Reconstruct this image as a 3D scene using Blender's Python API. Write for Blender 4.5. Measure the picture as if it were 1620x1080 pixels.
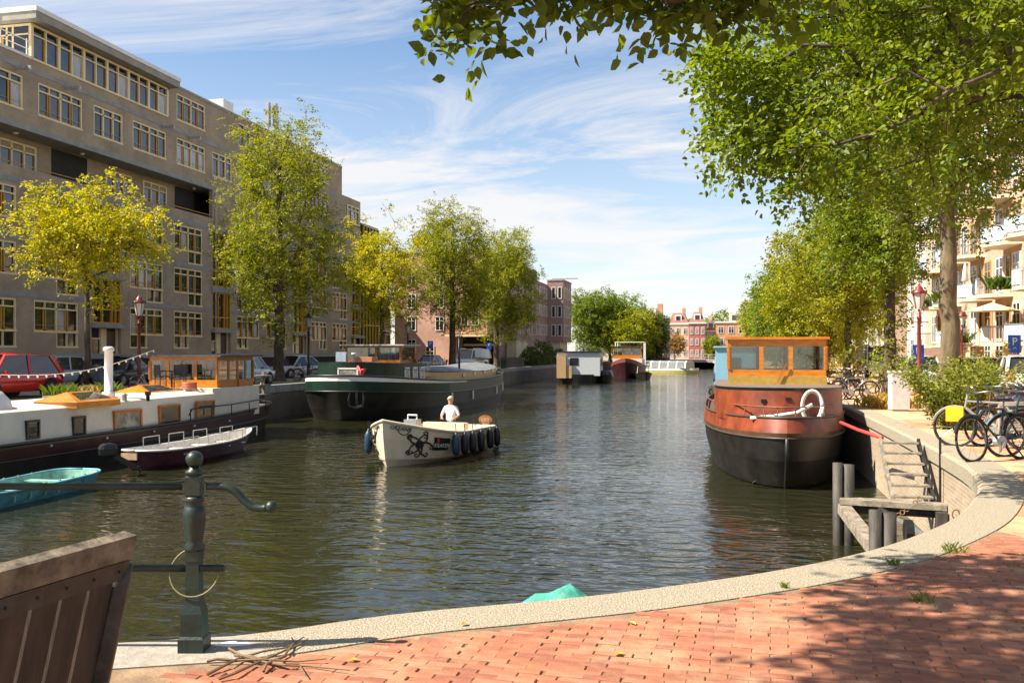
import bpy, math, random
import numpy as np
from mathutils import Vector, Matrix
for o in list(bpy.data.objects): bpy.data.objects.remove(o)
S = bpy.context.scene
COL = S.collection
PI = math.pi
# ---------------------------------------------------------------- camera, sky, sun, exposure
FPX, HOR, CAMZ = 1500.0, 558.0, 1.65
TH = math.atan(330 / FPX)
sT, cT = math.sin(TH), math.cos(TH)
cam = bpy.data.cameras.new('camera'); camo = bpy.data.objects.new('camera', cam); COL.objects.link(camo)
camo.location = (0, 0, CAMZ); camo.rotation_euler = (PI / 2, 0, TH)
cam.sensor_width = 36; cam.lens = 36 * FPX / 1620; cam.shift_y = (HOR - 540) / 1620
cam.clip_start = 0.05; cam.clip_end = 3000
S.camera = camo
SUN_TO = Vector((-0.63, -0.278, 0)).normalized() * math.cos(math.radians(48)) + Vector((0, 0, math.sin(math.radians(48))))
w = bpy.data.worlds.new('World'); S.world = w; w.use_nodes = True
nt = w.node_tree; nt.nodes.clear()
def N(t, typ, **k):
    n = t.nodes.new(typ)
    for a, b in k.items():
        if a.startswith('i_'):
            key = a[2:]; key = int(key) if key.isdigit() else key.replace('_', ' ')
            n.inputs[key].default_value = b
        else: setattr(n, a, b)
    return n
def LK(t, a, b): t.links.new(a, b)
sky = N(nt, 'ShaderNodeTexSky', sky_type='NISHITA', sun_disc=False)
sky.sun_elevation = math.radians(48); sky.sun_rotation = math.atan2(SUN_TO.x, SUN_TO.y)
sky.air_density = 1.0; sky.dust_density = 0.3; sky.ozone_density = 2.0
tc = N(nt, 'ShaderNodeTexCoord'); sep = N(nt, 'ShaderNodeSeparateXYZ'); LK(nt, tc.outputs['Generated'], sep.inputs[0])
za = N(nt, 'ShaderNodeMath', operation='MAXIMUM', i_1=0.0); LK(nt, sep.outputs[2], za.inputs[0])
zb = N(nt, 'ShaderNodeMath', operation='ADD', i_1=0.12); LK(nt, za.outputs[0], zb.inputs[0])
dx = N(nt, 'ShaderNodeMath', operation='DIVIDE'); LK(nt, sep.outputs[0], dx.inputs[0]); LK(nt, zb.outputs[0], dx.inputs[1])
dy = N(nt, 'ShaderNodeMath', operation='DIVIDE'); LK(nt, sep.outputs[1], dy.inputs[0]); LK(nt, zb.outputs[0], dy.inputs[1])
cmb = N(nt, 'ShaderNodeCombineXYZ'); LK(nt, dx.outputs[0], cmb.inputs[0]); LK(nt, dy.outputs[0], cmb.inputs[1])
mp = N(nt, 'ShaderNodeMapping'); LK(nt, cmb.outputs[0], mp.inputs[0])
mp.inputs['Rotation'].default_value = (0, 0, 0.5); mp.inputs['Scale'].default_value = (0.55, 1.25, 1); mp.inputs['Location'].default_value = (12.5, 7.7, 0)
n1 = N(nt, 'ShaderNodeTexNoise', i_Scale=1.0, i_Detail=11.0, i_Roughness=0.66, i_Distortion=1.3); LK(nt, mp.outputs[0], n1.inputs['Vector'])
r1 = N(nt, 'ShaderNodeMapRange'); r1.inputs[1].default_value = 0.44; r1.inputs[2].default_value = 0.66; LK(nt, n1.outputs['Fac'], r1.inputs[0])
hz = N(nt, 'ShaderNodeMapRange'); hz.inputs[1].default_value = 0.30; hz.inputs[2].default_value = 0.0; hz.inputs[3].default_value = 0.0; hz.inputs[4].default_value = 0.5; LK(nt, sep.outputs[2], hz.inputs[0])
ad = N(nt, 'ShaderNodeMath', operation='ADD', use_clamp=True); LK(nt, r1.outputs[0], ad.inputs[0]); LK(nt, hz.outputs[0], ad.inputs[1])
ml = N(nt, 'ShaderNodeMath', operation='MULTIPLY', i_1=0.80); LK(nt, ad.outputs[0], ml.inputs[0])
mx = N(nt, 'ShaderNodeMix', data_type='RGBA'); LK(nt, ml.outputs[0], mx.inputs[0]); LK(nt, sky.outputs[0], mx.inputs[6]); mx.inputs[7].default_value = (5.9, 5.6, 5.4, 1)
bg = N(nt, 'ShaderNodeBackground', i_Strength=0.065); LK(nt, mx.outputs[2], bg.inputs[0])
wo = N(nt, 'ShaderNodeOutputWorld'); LK(nt, bg.outputs[0], wo.inputs[0])
sl = bpy.data.lights.new('sun', 'SUN'); sl.energy = 4.6; sl.angle = math.radians(0.5); sl.color = (1.0, 0.90, 0.74)
so = bpy.data.objects.new('sun', sl); COL.objects.link(so); so.location = (-30, -20, 60)
so.rotation_euler = (-SUN_TO).to_track_quat('-Z', 'Y').to_euler()
S.view_settings.view_transform = 'Standard'; S.view_settings.look = 'None'; S.view_settings.gamma = 1
S.view_settings.exposure = 1.45
# ---------------------------------------------------------------- pixel helpers
def at(x, y, Z):
    u = (x - 810) / FPX * Z
    return Vector((-sT * Z + cT * u, cT * Z + sT * u, CAMZ + (HOR - y) / FPX * Z))
def gp(x, y, z=0.0): return at(x, y, FPX * (CAMZ - z) / (y - HOR))
def onX(x, y, X): return at(x, y, X / (-sT + cT * (x - 810) / FPX))
def onY(x, y, Y): return at(x, y, Y / (cT + sT * (x - 810) / FPX))
def cf(a, Z, z=0.0): return Vector((-sT * Z + cT * a, cT * Z + sT * a, z))
WZ = -1.65
# ---------------------------------------------------------------- materials
MATS = {}
def mat(name, col, rough=0.6, metal=0.0, var=0.12, scale=6.0, bump=0.0, bscale=40.0, spec=0.5, col2=None, coat=0.0, stretch=None, trans=0.0, sharp=.2):
    if name in MATS: return MATS[name]
    m = bpy.data.materials.new(name); m.use_nodes = True; t = m.node_tree
    b = t.nodes['Principled BSDF']
    b.inputs['Roughness'].default_value = rough; b.inputs['Metallic'].default_value = metal
    b.inputs['Specular IOR Level'].default_value = spec; b.inputs['Coat Weight'].default_value = coat
    tcn = N(t, 'ShaderNodeTexCoord'); mpn = N(t, 'ShaderNodeMapping'); LK(t, tcn.outputs['Object'], mpn.inputs[0])
    if stretch: mpn.inputs['Scale'].default_value = stretch
    n = N(t, 'ShaderNodeTexNoise', i_Scale=scale, i_Detail=5.0, i_Roughness=0.6); LK(t, mpn.outputs[0], n.inputs['Vector'])
    c = Vector(col[:3]); c2 = Vector(col2[:3]) if col2 else c * (1 - 2 * var)
    rp = N(t, 'ShaderNodeMapRange'); rp.inputs[1].default_value = 0.5 - sharp; rp.inputs[2].default_value = 0.5 + sharp; LK(t, n.outputs['Fac'], rp.inputs[0])
    mxn = N(t, 'ShaderNodeMix', data_type='RGBA'); LK(t, rp.outputs[0], mxn.inputs[0])
    hi = c if col2 else c * (1 + var)
    mxn.inputs[6].default_value = (*c2, 1); mxn.inputs[7].default_value = (*hi, 1)
    LK(t, mxn.outputs[2], b.inputs['Base Color'])
    if bump:
        n2 = N(t, 'ShaderNodeTexNoise', i_Scale=bscale, i_Detail=4.0); LK(t, mpn.outputs[0], n2.inputs['Vector'])
        bp = N(t, 'ShaderNodeBump', i_Strength=bump, i_Distance=0.02); LK(t, n2.outputs['Fac'], bp.inputs['Height']); LK(t, bp.outputs[0], b.inputs['Normal'])
    MATS[name] = m; return m
def brickmat(name, c1, c2, mortar, axis='y', bw=0.22, bh=0.07, bump=0.25):
    """brick courses on a vertical wall: axis = the horizontal world axis of the wall; 'uv' uses the mesh's own uv"""
    if name in MATS: return MATS[name]
    m = bpy.data.materials.new(name); m.use_nodes = True; t = m.node_tree; b = t.nodes['Principled BSDF']; b.inputs['Roughness'].default_value = 0.85
    tcn = N(t, 'ShaderNodeTexCoord')
    if axis == 'uv': vec = tcn.outputs['UV']
    else:
        sp = N(t, 'ShaderNodeSeparateXYZ'); LK(t, tcn.outputs['Object'], sp.inputs[0]); cb = N(t, 'ShaderNodeCombineXYZ')
        LK(t, sp.outputs[0 if axis == 'x' else 1], cb.inputs[0]); LK(t, sp.outputs[2], cb.inputs[1]); vec = cb.outputs[0]
    br = N(t, 'ShaderNodeTexBrick', i_Scale=1.0, i_Mortar_Size=0.006, i_Brick_Width=bw, i_Row_Height=bh, i_Bias=0.0)
    br.inputs['Color1'].default_value = (*c1, 1); br.inputs['Color2'].default_value = (*c2, 1); br.inputs['Mortar'].default_value = (*mortar, 1)
    LK(t, vec, br.inputs['Vector'])
    n = N(t, 'ShaderNodeTexNoise', i_Scale=0.45, i_Detail=6.0, i_Roughness=0.65); LK(t, tcn.outputs['Object'], n.inputs['Vector'])
    rp = N(t, 'ShaderNodeMapRange'); rp.inputs[1].default_value = 0.3; rp.inputs[2].default_value = 0.7; rp.inputs[3].default_value = 0.70; rp.inputs[4].default_value = 1.18; LK(t, n.outputs['Fac'], rp.inputs[0])
    mxn = N(t, 'ShaderNodeMix', data_type='RGBA', blend_type='MULTIPLY'); mxn.inputs[0].default_value = 1.0
    LK(t, br.outputs['Color'], mxn.inputs[6]); LK(t, rp.outputs[0], mxn.inputs[7]); LK(t, mxn.outputs[2], b.inputs['Base Color'])
    bp = N(t, 'ShaderNodeBump', i_Strength=bump, i_Distance=0.01); bp.invert = True; LK(t, br.outputs['Fac'], bp.inputs['Height']); LK(t, bp.outputs[0], b.inputs['Normal'])
    MATS[name] = m; return m
def leafmat(name, c_lo, c_hi, tr=0.45):
    m = bpy.data.materials.new(name); m.use_nodes = True; t = m.node_tree
    t.nodes.clear(); out = N(t, 'ShaderNodeOutputMaterial')
    at_ = N(t, 'ShaderNodeAttribute', attribute_name='rnd')
    mxn = N(t, 'ShaderNodeMix', data_type='RGBA'); LK(t, at_.outputs['Fac'], mxn.inputs[0]); mxn.inputs[6].default_value = (*c_lo, 1); mxn.inputs[7].default_value = (*c_hi, 1)
    d = N(t, 'ShaderNodeBsdfPrincipled', i_Roughness=0.5); d.inputs['Specular IOR Level'].default_value = 0.35; LK(t, mxn.outputs[2], d.inputs['Base Color'])
    tl = N(t, 'ShaderNodeBsdfTranslucent'); hs = N(t, 'ShaderNodeHueSaturation', i_Saturation=1.1, i_Value=1.25); LK(t, mxn.outputs[2], hs.inputs['Color']); LK(t, hs.outputs[0], tl.inputs[0])
    ms = N(t, 'ShaderNodeMixShader', i_Fac=tr); LK(t, d.outputs[0], ms.inputs[1]); LK(t, tl.outputs[0], ms.inputs[2]); LK(t, ms.outputs[0], out.inputs[0])
    return m
# ---------------------------------------------------------------- mesh builder
class MB:
    def __init__(s): s.v = []; s.f = []; s.uv = None
    def add(s, vs, fs):
        o = len(s.v); s.v += [tuple(v) for v in vs]; s.f += [tuple(i + o for i in f) for f in fs]; return s
    def box(s, c, d, rz=0.0, M=None):
        x, y, z = d[0] / 2, d[1] / 2, d[2] / 2
        vs = [Vector((a * x, b * y, e * z)) for a in (-1, 1) for b in (-1, 1) for e in (-1, 1)]
        if M is None: M = Matrix.Rotation(rz, 3, 'Z')
        c = Vector(c); vs = [M @ v + c for v in vs]
        return s.add(vs, [(0, 1, 3, 2), (4, 6, 7, 5), (0, 4, 5, 1), (2, 3, 7, 6), (0, 2, 6, 4), (1, 5, 7, 3)])
    def b2(s, lo, hi): return s.box([(a + b) / 2 for a, b in zip(lo, hi)], [abs(b - a) for a, b in zip(lo, hi)])
    def bar(s, a, b, w, h=None, up=(0, 0, 1)):
        a, b = Vector(a), Vector(b); d = b - a; L = d.length; d.normalize(); u = Vector(up)
        if abs(d.dot(u)) > 0.98: u = Vector((1, 0, 0))
        r = d.cross(u).normalized(); u = r.cross(d)
        M = Matrix((r, d, u)).transposed()
        return s.box((a + b) / 2, (w, L, h or w), M=M)
    def tube(s, path, r, n=6, caps=True):
        P = [Vector(p) for p in path]; m = len(P); R = r if isinstance(r, (list, tuple)) else [r] * m
        rings = []; pu = None
        for i in range(m):
            d = (P[min(i + 1, m - 1)] - P[max(i - 1, 0)]).normalized()
            u = pu or (Vector((0, 0, 1)) if abs(d.z) < 0.9 else Vector((1, 0, 0)))
            u = (u - d * u.dot(d)).normalized(); pu = u; q = d.cross(u)
            rings.append([P[i] + (u * math.cos(2 * PI * k / n) + q * math.sin(2 * PI * k / n)) * R[i] for k in range(n)])
        return s.loft(rings, True, caps)
    def loft(s, rings, closed=True, caps=False):
        n = len(rings[0]); vs = [p for r in rings for p in r]; fs = []
        for i in range(len(rings) - 1):
            for k in range(n if closed else n - 1):
                a, b = i * n + k, i * n + (k + 1) % n
                fs.append((a, b, b + n, a + n))
        if caps: fs += [tuple(range(n))[::-1], tuple((len(rings) - 1) * n + k for k in range(n))]
        return s.add(vs, fs)
    def lathe(s, prof, n=12, o=(0, 0, 0), sq=False):
        o = Vector(o); rings = []
        for r, z in prof:
            rings.append([o + Vector((r * math.cos(2 * PI * (k + .5) / n), r * math.sin(2 * PI * (k + .5) / n), z)) for k in range(n)])
        return s.loft(rings, True, True)
    def prism(s, poly, z0, z1):
        n = len(poly); vs = [(p[0], p[1], z0) for p in poly] + [(p[0], p[1], z1) for p in poly]
        return s.add(vs, [tuple(range(n))[::-1], tuple(range(n, 2 * n))] + [(k, (k + 1) % n, (k + 1) % n + n, k + n) for k in range(n)])
    def ell(s, c, r, nu=10, nv=7):
        c = Vector(c); rings = []
        for j in range(nv + 1):
            a = -PI / 2 + PI * j / nv; a = max(min(a, PI / 2 - .05), -PI / 2 + .05)
            rings.append([c + Vector((r[0] * math.cos(a) * math.cos(2 * PI * k / nu), r[1] * math.cos(a) * math.sin(2 * PI * k / nu), r[2] * math.sin(a))) for k in range(nu)])
        return s.loft(rings, True, True)
    def mesh(s, name, m, smooth=False, off=None):
        me = bpy.data.meshes.new(name)
        v = s.v if off is None else [(a[0] - off[0], a[1] - off[1], a[2] - off[2]) for a in s.v]
        me.from_pydata(v, [], s.f); me.materials.append(m)
        if smooth: me.polygons.foreach_set('use_smooth', [True] * len(me.polygons))
        if s.uv is not None:
            l = me.uv_layers.new(name='UVMap')
            for p in me.polygons:
                for li in p.loop_indices: l.data[li].uv = s.uv[me.loops[li].vertex_index]
        me.update(); return me
    def build(s, name, m, parent=None, smooth=False, root=None):
        """vertices are in world space when root (an unrotated thing) is given, otherwise local to the parent"""
        o = bpy.data.objects.new(name, s.mesh(name, m, smooth, None if root is None else root.location)); COL.objects.link(o)
        if parent is not None: o.parent = parent
        return o
def tag(o, label=None, cat=None, group=None, kind=None):
    if label: o['label'] = label
    if cat: o['category'] = cat
    if group: o['group'] = group
    if kind: o['kind'] = kind
    return o
def thing(name, label, cat, loc=(0, 0, 0), rz=0.0, group=None):
    o = bpy.data.objects.new(name, None); o.empty_display_size = .2; COL.objects.link(o); o.location = loc; o.rotation_euler = (0, 0, rz)
    return tag(o, label, cat, group)
def struct(name, mb, m, smooth=False): return tag(mb.build(name, m, None, smooth), kind='structure')
def dup(o, parent=None):
    c = o.copy(); COL.objects.link(c); c.parent = parent
    for ch in list(o.children): dup(ch, c)
    return c
def inst(name, me, parent, loc=(0, 0, 0), rz=0.0):
    o = bpy.data.objects.new(name, me); COL.objects.link(o); o.parent = parent; o.location = loc; o.rotation_euler = (0, 0, rz); return o
def text(name, s, size, m, parent, M, ext=0.004):
    cu = bpy.data.curves.new(name, 'FONT'); cu.body = s; cu.size = size; cu.extrude = ext; cu.align_x = 'CENTER'; cu.align_y = 'CENTER'
    to = bpy.data.objects.new(name, cu); COL.objects.link(to)
    me = bpy.data.meshes.new_from_object(to.evaluated_get(bpy.context.evaluated_depsgraph_get())); bpy.data.objects.remove(to)
    me.materials.clear(); me.materials.append(m); me.transform(M)
    o = bpy.data.objects.new(name, me); COL.objects.link(o); o.parent = parent; return o
def basis(r, u, o):
    r = Vector(r).normalized(); u = Vector(u); u = (u - r * u.dot(r)).normalized(); n = r.cross(u)
    M = Matrix((r, u, n)).transposed().to_4x4(); M.translation = Vector(o); return M
def spline(pts, per=8):
    P = [Vector(p) for p in pts]; out = []
    for i in range(len(P) - 1):
        a, b, c, d = P[max(i - 1, 0)], P[i], P[i + 1], P[min(i + 2, len(P) - 1)]
        for k in range(per):
            t = k / per; out.append(.5 * ((2 * b) + (c - a) * t + (2 * a - 5 * b + 4 * c - d) * t * t + (3 * b - a - 3 * c + d) * t ** 3))
    return out + [P[-1]]
RNG = random.Random(5)
# common materials
GLASS = [mat('glass_dark', (.012, .014, .016), .04, var=.3, scale=.6, spec=.9), mat('glass_sky_tint', (.05, .065, .09), .05, var=.3, scale=.5, spec=.9), mat('glass_curtain', (.42, .42, .42), .12, var=.25, scale=2.5, stretch=(1, 6, .4), spec=.8)]  # the bluish pane colour holds a painted sky reflection
CREAM = mat('cream_paint', (.78, .63, .36), .5, var=.06); OCHRE = mat('ochre_paint', (.52, .27, .025), .45, var=.08)
STEEL = mat('galvanised', (.42, .43, .43), .45, .6); BLACK = mat('black_paint', (.012, .012, .013), .4, var=.3, scale=8); RUBBER = mat('rubber', (.018, .018, .018), .8)
WHITE = mat('white_paint', (.72, .70, .66), .45, var=.05, scale=3); CONC = mat('concrete', (.25, .25, .25), .85, var=.14, scale=2.5, bump=.2)
CHROME = mat('chrome', (.30, .30, .30), .35, 1.0)
def seemat():
    m = bpy.data.materials.new('clear_pane'); m.use_nodes = True; t = m.node_tree; t.nodes.clear(); out = N(t, 'ShaderNodeOutputMaterial'); tr = N(t, 'ShaderNodeBsdfTransparent'); tr.inputs[0].default_value = (.72, .75, .74, 1); g = N(t, 'ShaderNodeBsdfGlossy', i_Roughness=.03); lw = N(t, 'ShaderNodeLayerWeight', i_Blend=.35); mr = N(t, 'ShaderNodeMath', operation='MULTIPLY_ADD', i_1=.5, i_2=.10, use_clamp=True); LK(t, lw.outputs['Fresnel'], mr.inputs[0]); ms = N(t, 'ShaderNodeMixShader'); LK(t, mr.outputs[0], ms.inputs[0]); LK(t, tr.outputs[0], ms.inputs[1]); LK(t, g.outputs[0], ms.inputs[2]); LK(t, ms.outputs[0], out.inputs[0]); return m
CLEAR = seemat()
# ================================================================ water, quays, ground
def watermat():
    m = bpy.data.materials.new('canal_water'); m.use_nodes = True; t = m.node_tree; b = t.nodes['Principled BSDF']
    b.inputs['Base Color'].default_value = (.017, .018, .008, 1); b.inputs['Roughness'].default_value = .06; b.inputs['IOR'].default_value = 1.33
    tcn = N(t, 'ShaderNodeTexCoord'); mpn = N(t, 'ShaderNodeMapping'); LK(t, tcn.outputs['Object'], mpn.inputs[0]); mpn.inputs['Rotation'].default_value = (0, 0, .35); mpn.inputs['Scale'].default_value = (.75, 1.5, 1)
    a = N(t, 'ShaderNodeTexNoise', i_Scale=1.6, i_Detail=2.0, i_Roughness=.45, i_Distortion=.5); LK(t, mpn.outputs[0], a.inputs['Vector'])
    c = N(t, 'ShaderNodeTexNoise', i_Scale=5.0, i_Detail=1.0, i_Roughness=.5); LK(t, mpn.outputs[0], c.inputs['Vector'])
    d = N(t, 'ShaderNodeTexNoise', i_Scale=.12, i_Detail=2.0); LK(t, tcn.outputs['Object'], d.inputs['Vector'])
    rp = N(t, 'ShaderNodeMapRange'); rp.inputs[1].default_value = .35; rp.inputs[2].default_value = .65; rp.inputs[3].default_value = .45; rp.inputs[4].default_value = 1.1; LK(t, d.outputs['Fac'], rp.inputs[0])
    mu = N(t, 'ShaderNodeMath', operation='MULTIPLY', i_1=.26); LK(t, c.outputs['Fac'], mu.inputs[0])
    sm = N(t, 'ShaderNodeMath', operation='ADD'); LK(t, a.outputs['Fac'], sm.inputs[0]); LK(t, mu.outputs[0], sm.inputs[1])
    bp = N(t, 'ShaderNodeBump', i_Distance=.075); LK(t, rp.outputs[0], bp.inputs['Strength']); LK(t, sm.outputs[0], bp.inputs['Height']); LK(t, bp.outputs[0], b.inputs['Normal'])
    return m
struct('water', MB().add([(-300, -60, WZ), (300, -60, WZ), (300, 900, WZ), (-300, 900, WZ)], [(0, 1, 2, 3)]), watermat())
# quay outline of the near and right-hand bank (water side), from the far left behind the camera round the bend and up the canal
KO = [(-24.0, -6.5), (-14, -.6), (-8, 2.6), (-3.35, 4.75), (-2.67, 5.08), (-2.01, 5.64), (-1.19, 6.15), (-.60, 6.55), (.28, 7.28), (1.0, 8.05), (1.63, 8.95), (2.38, 10.38), (3.08, 12.4), (3.46, 14.3), (3.6, 16.4), (3.68, 20), (3.75, 25.7), (3.8, 32)]
ko = [Vector((p.x, p.y, 0)) for p in spline([(*p, 0) for p in KO], 5)] + [Vector((3.8, y, 0)) for y in (45, 70, 110, 196)]
def offset(line, d):
    out = []
    for i in range(len(line)):
        t = (line[min(i + 1, len(line) - 1)] - line[max(i - 1, 0)]).normalized(); out.append(line[i] + Vector((t.y, -t.x, 0)) * d)
    return out
ki = offset(ko, .46)
def strip(name, A, B, m, zA=0.0, zB=0.0, kind='structure'):
    mb = MB(); n = len(A); mb.add([(p.x, p.y, zA) for p in A] + [(p.x, p.y, zB) for p in B], [(i, i + n, i + n + 1, i + 1) for i in range(n - 1)])
    return mb
AGG = mat('exposed_aggregate', (.41, .36, .27), .9, scale=75, col2=(.20, .16, .11), bump=.7, bscale=90, sharp=.09)
GRAN = mat('granite_slab', (.30, .27, .225), .85, var=.14, scale=14, bump=.3, bscale=60)
# kerb: top, water-side face with a small overhang over the wall
def kerb(i0, i1, m, name):
    A, B = ko[i0:i1], ki[i0:i1]; C = offset(ko, -.05)[i0:i1]; n = len(A); mb = MB()
    rings = [[(c.x, c.y, -.24), (c.x, c.y, -.03), (a.x, a.y, .012), (b.x, b.y, .012), (b.x, b.y, -.2)] for a, b, c in zip(A, B, C)]
    mb.loft(rings, False); mb.f = [f[::-1] for f in mb.f]
    return struct(name, mb, m)
si = 5 * 4 + 1
kerb(0, si, GRAN, 'kerb_granite'); kerb(si - 1, len(ko), AGG, 'kerb')
QB = brickmat('quay_brick', (.30, .22, .15), (.38, .29, .20), (.42, .38, .30), 'uv', .21, .065)
wl = MB(); n = len(ko); L = 0; uv = []
for z in (-3.2, -.1):
    L = 0
    for i, p in enumerate(ko):
        L += (p - ko[i - 1]).length if i else 0
        wl.v.append((p.x, p.y, z)); uv.append((L, z))
wl.f = [(i, i + n, i + n + 1, i + 1) for i in range(n - 1)]; wl.uv = uv
struct('quay_wall', wl, QB)
# ground sheets on this bank
SAND = mat('sandy_joint', (.36, .24, .14), .95, scale=3.0, col2=(.12, .075, .045), bump=.4, bscale=50)
def gmat():
    m = bpy.data.materials.new('clinker_pavement'); m.use_nodes = True; t = m.node_tree; b = t.nodes['Principled BSDF']; b.inputs['Roughness'].default_value = .9
    tcn = N(t, 'ShaderNodeTexCoord'); mpn = N(t, 'ShaderNodeMapping'); LK(t, tcn.outputs['Object'], mpn.inputs[0]); mpn.inputs['Rotation'].default_value = (0, 0, -.02)
    br = N(t, 'ShaderNodeTexBrick', i_Scale=1.0, i_Mortar_Size=.005, i_Brick_Width=.207, i_Row_Height=.068)
    br.inputs['Color1'].default_value = (.50, .21, .105, 1); br.inputs['Color2'].default_value = (.42, .165, .09, 1); br.inputs['Mortar'].default_value = (.38, .25, .14, 1); LK(t, mpn.outputs[0], br.inputs['Vector'])
    n = N(t, 'ShaderNodeTexNoise', i_Scale=.55, i_Detail=8.0, i_Roughness=.7); LK(t, tcn.outputs['Object'], n.inputs['Vector'])
    rp = N(t, 'ShaderNodeMapRange'); rp.inputs[1].default_value = .44; rp.inputs[2].default_value = .58; LK(t, n.outputs['Fac'], rp.inputs[0])
    mxn = N(t, 'ShaderNodeMix', data_type='RGBA'); LK(t, rp.outputs[0], mxn.inputs[0]); LK(t, br.outputs['Color'], mxn.inputs[6]); mxn.inputs[7].default_value = (.50, .37, .21, 1); LK(t, mxn.outputs[2], b.inputs['Base Color'])
    return m
poly = [Vector((60, -40, 0)), Vector((60, 196, 0))]
gr = MB(); n = len(ki)
gr.add([(p.x, p.y, 0) for p in ki] + [(p.x + 70, p.y - 45 if p.y < 12 else p.y, 0) for p in ki], [(i, i + n, i + n + 1, i + 1) for i in range(n - 1)])
near_ground = struct('pavement', gr, gmat())
# individual clinkers of the foreground
cd = (Vector((cT, sT, 0)) * .9655 - Vector((-sT, cT, 0)) * .26).normalized(); cn = Vector((-cd.y, cd.x, 0))
def inside(p, m=0.0):
    # on the land side of the inner kerb line
    best = None
    for i in range(len(kin) - 1):
        a, b = kin[i], kin[i + 1]; d = b - a; t = max(0, min(1, (p - a).dot(d) / d.length_squared)); q = a + d * t; r = (p - q).length
        if best is None or r < best[0]: best = (r, d.x * (p.y - a.y) - d.y * (p.x - a.x))
    return best[1] < 0 and best[0] > m
kin = [p for p in ki if -4.5 < p.x and p.y < 14]
BR = [mat('clinker_%d' % i, c, .9, var=.16, scale=7, bump=.25, bscale=60) for i, c in enumerate([(.36, .138, .072), (.325, .118, .062), (.38, .16, .09), (.27, .098, .056)])]
for m_ in BR:       # drifted sand and wear lying across the clinkers
    t = m_.node_tree; b_ = t.nodes['Principled BSDF']; src = b_.inputs['Base Color'].links[0].from_socket; ge = N(t, 'ShaderNodeNewGeometry'); nz = N(t, 'ShaderNodeTexNoise', i_Scale=1.3, i_Detail=9.0, i_Roughness=.72); LK(t, ge.outputs['Position'], nz.inputs['Vector'])
    rg = N(t, 'ShaderNodeMapRange'); rg.inputs[1].default_value = .52; rg.inputs[2].default_value = .66; rg.inputs[4].default_value = .75; LK(t, nz.outputs['Fac'], rg.inputs[0]); mm = N(t, 'ShaderNodeMix', data_type='RGBA'); LK(t, rg.outputs[0], mm.inputs[0]); LK(t, src, mm.inputs[6]); mm.inputs[7].default_value = (.35, .245, .145, 1); LK(t, mm.outputs[2], b_.inputs['Base Color'])
def brickmesh(j):
    r = random.Random(j); mb = MB(); l, w_, h = .2035, .0630, .03; e = .004
    lo = [(-l / 2, -w_ / 2), (l / 2, -w_ / 2), (l / 2, w_ / 2), (-l / 2, w_ / 2)]; ti = [(x - math.copysign(e, x), y - math.copysign(e, y)) for x, y in lo]
    mb.loft([[(x, y, -h) for x, y in lo], [(x, y, -e) for x, y in lo], [(x, y, 0) for x, y in ti]], True, False); mb.f.append((8, 9, 10, 11))
    return mb.mesh('brick', BR[j % 4])
bms = [brickmesh(j) for j in range(8)]
cand = []
o0 = cf(0, 4.3)
for r in range(-60, 80):
    for k in range(-26, 30):
        p = o0 + cd * ((k + (.5 if r % 2 else 0)) * .207 + RNG.gauss(0, .006)) + cn * (r * .0655)
        Zc = -sT * p.x + cT * p.y; xc = cT * p.x + sT * p.y
        if not (3.9 < Zc < 9.2) or abs(xc) > Zc * .58 + .3 or xc < -1.7: continue
        if not inside(p, .075): continue
        cand.append((Zc, p.copy()))
cand.sort(key=lambda q: q[0] if q[0] > 4.3 else 50 + q[0])
rest = [MB() for _ in BR]
for i, (Zc, p) in enumerate(cand):
    z = .012 + RNG.uniform(-.003, .003); rz = math.atan2(cd.y, cd.x) + RNG.gauss(0, .006); j = RNG.randrange(8)
    if i < 300:
        b = inst('brick', bms[j], near_ground, (p.x, p.y, z), rz); b.rotation_euler = (RNG.gauss(0, .012), RNG.gauss(0, .005), rz)
    else:
        m = bms[j]; M = Matrix.Rotation(rz, 3, 'Z'); rest[j % 4].add([M @ v.co + Vector((p.x, p.y, z)) for v in m.vertices], [tuple(q.vertices) for q in m.polygons])
for j, mb in enumerate(rest):
    if mb.v: tag(mb.build('brick_field', BR[j], near_ground), kind='stuff')
sj = MB(); a = [p for p in ki if p.y < 9.6 and p.x > -4]; n = len(a)
sj.add([(p.x, p.y, .004) for p in a] + [(p.x + 4.5, p.y - 6.2, .004) for p in a], [(i, i + n, i + n + 1, i + 1) for i in range(n - 1)])
struct('joint_sand', sj, SAND)
# left bank
ASPH = mat('street_asphalt', (.16, .15, .14), .9, var=.2, scale=1.2, bump=.2, bscale=30); LB = mat('street_clinker', (.30, .21, .16), .9, var=.18, scale=1.5)
LX = -22.0
struct('street', MB().b2((-120, -40, -.4), (LX - 2.6, 260, 0)), LB)
struct('quay_verge', MB().b2((LX - 2.6, -40, -.4), (LX - .4, 260, .004)), mat('verge_earth', (.20, .19, .09), .95, var=.35, scale=1.0, col2=(.09, .13, .03)))
struct('quay_coping', MB().b2((LX - .4, -40, -.35), (LX + .04, 260, .03)), CONC)
wl = MB(); wl.add([(LX, -40, -3), (LX, 260, -3), (LX, 260, -.3), (LX, -40, -.3)], [(0, 1, 2, 3)]); wl.uv = [(0, 0), (300, 0), (300, 2.7), (0, 2.7)]
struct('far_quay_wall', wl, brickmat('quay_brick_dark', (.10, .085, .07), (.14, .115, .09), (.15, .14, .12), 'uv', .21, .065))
struct('canal_end_ground', MB().b2((-120, 215, -1), (140, 800, -.05)), LB)
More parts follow.
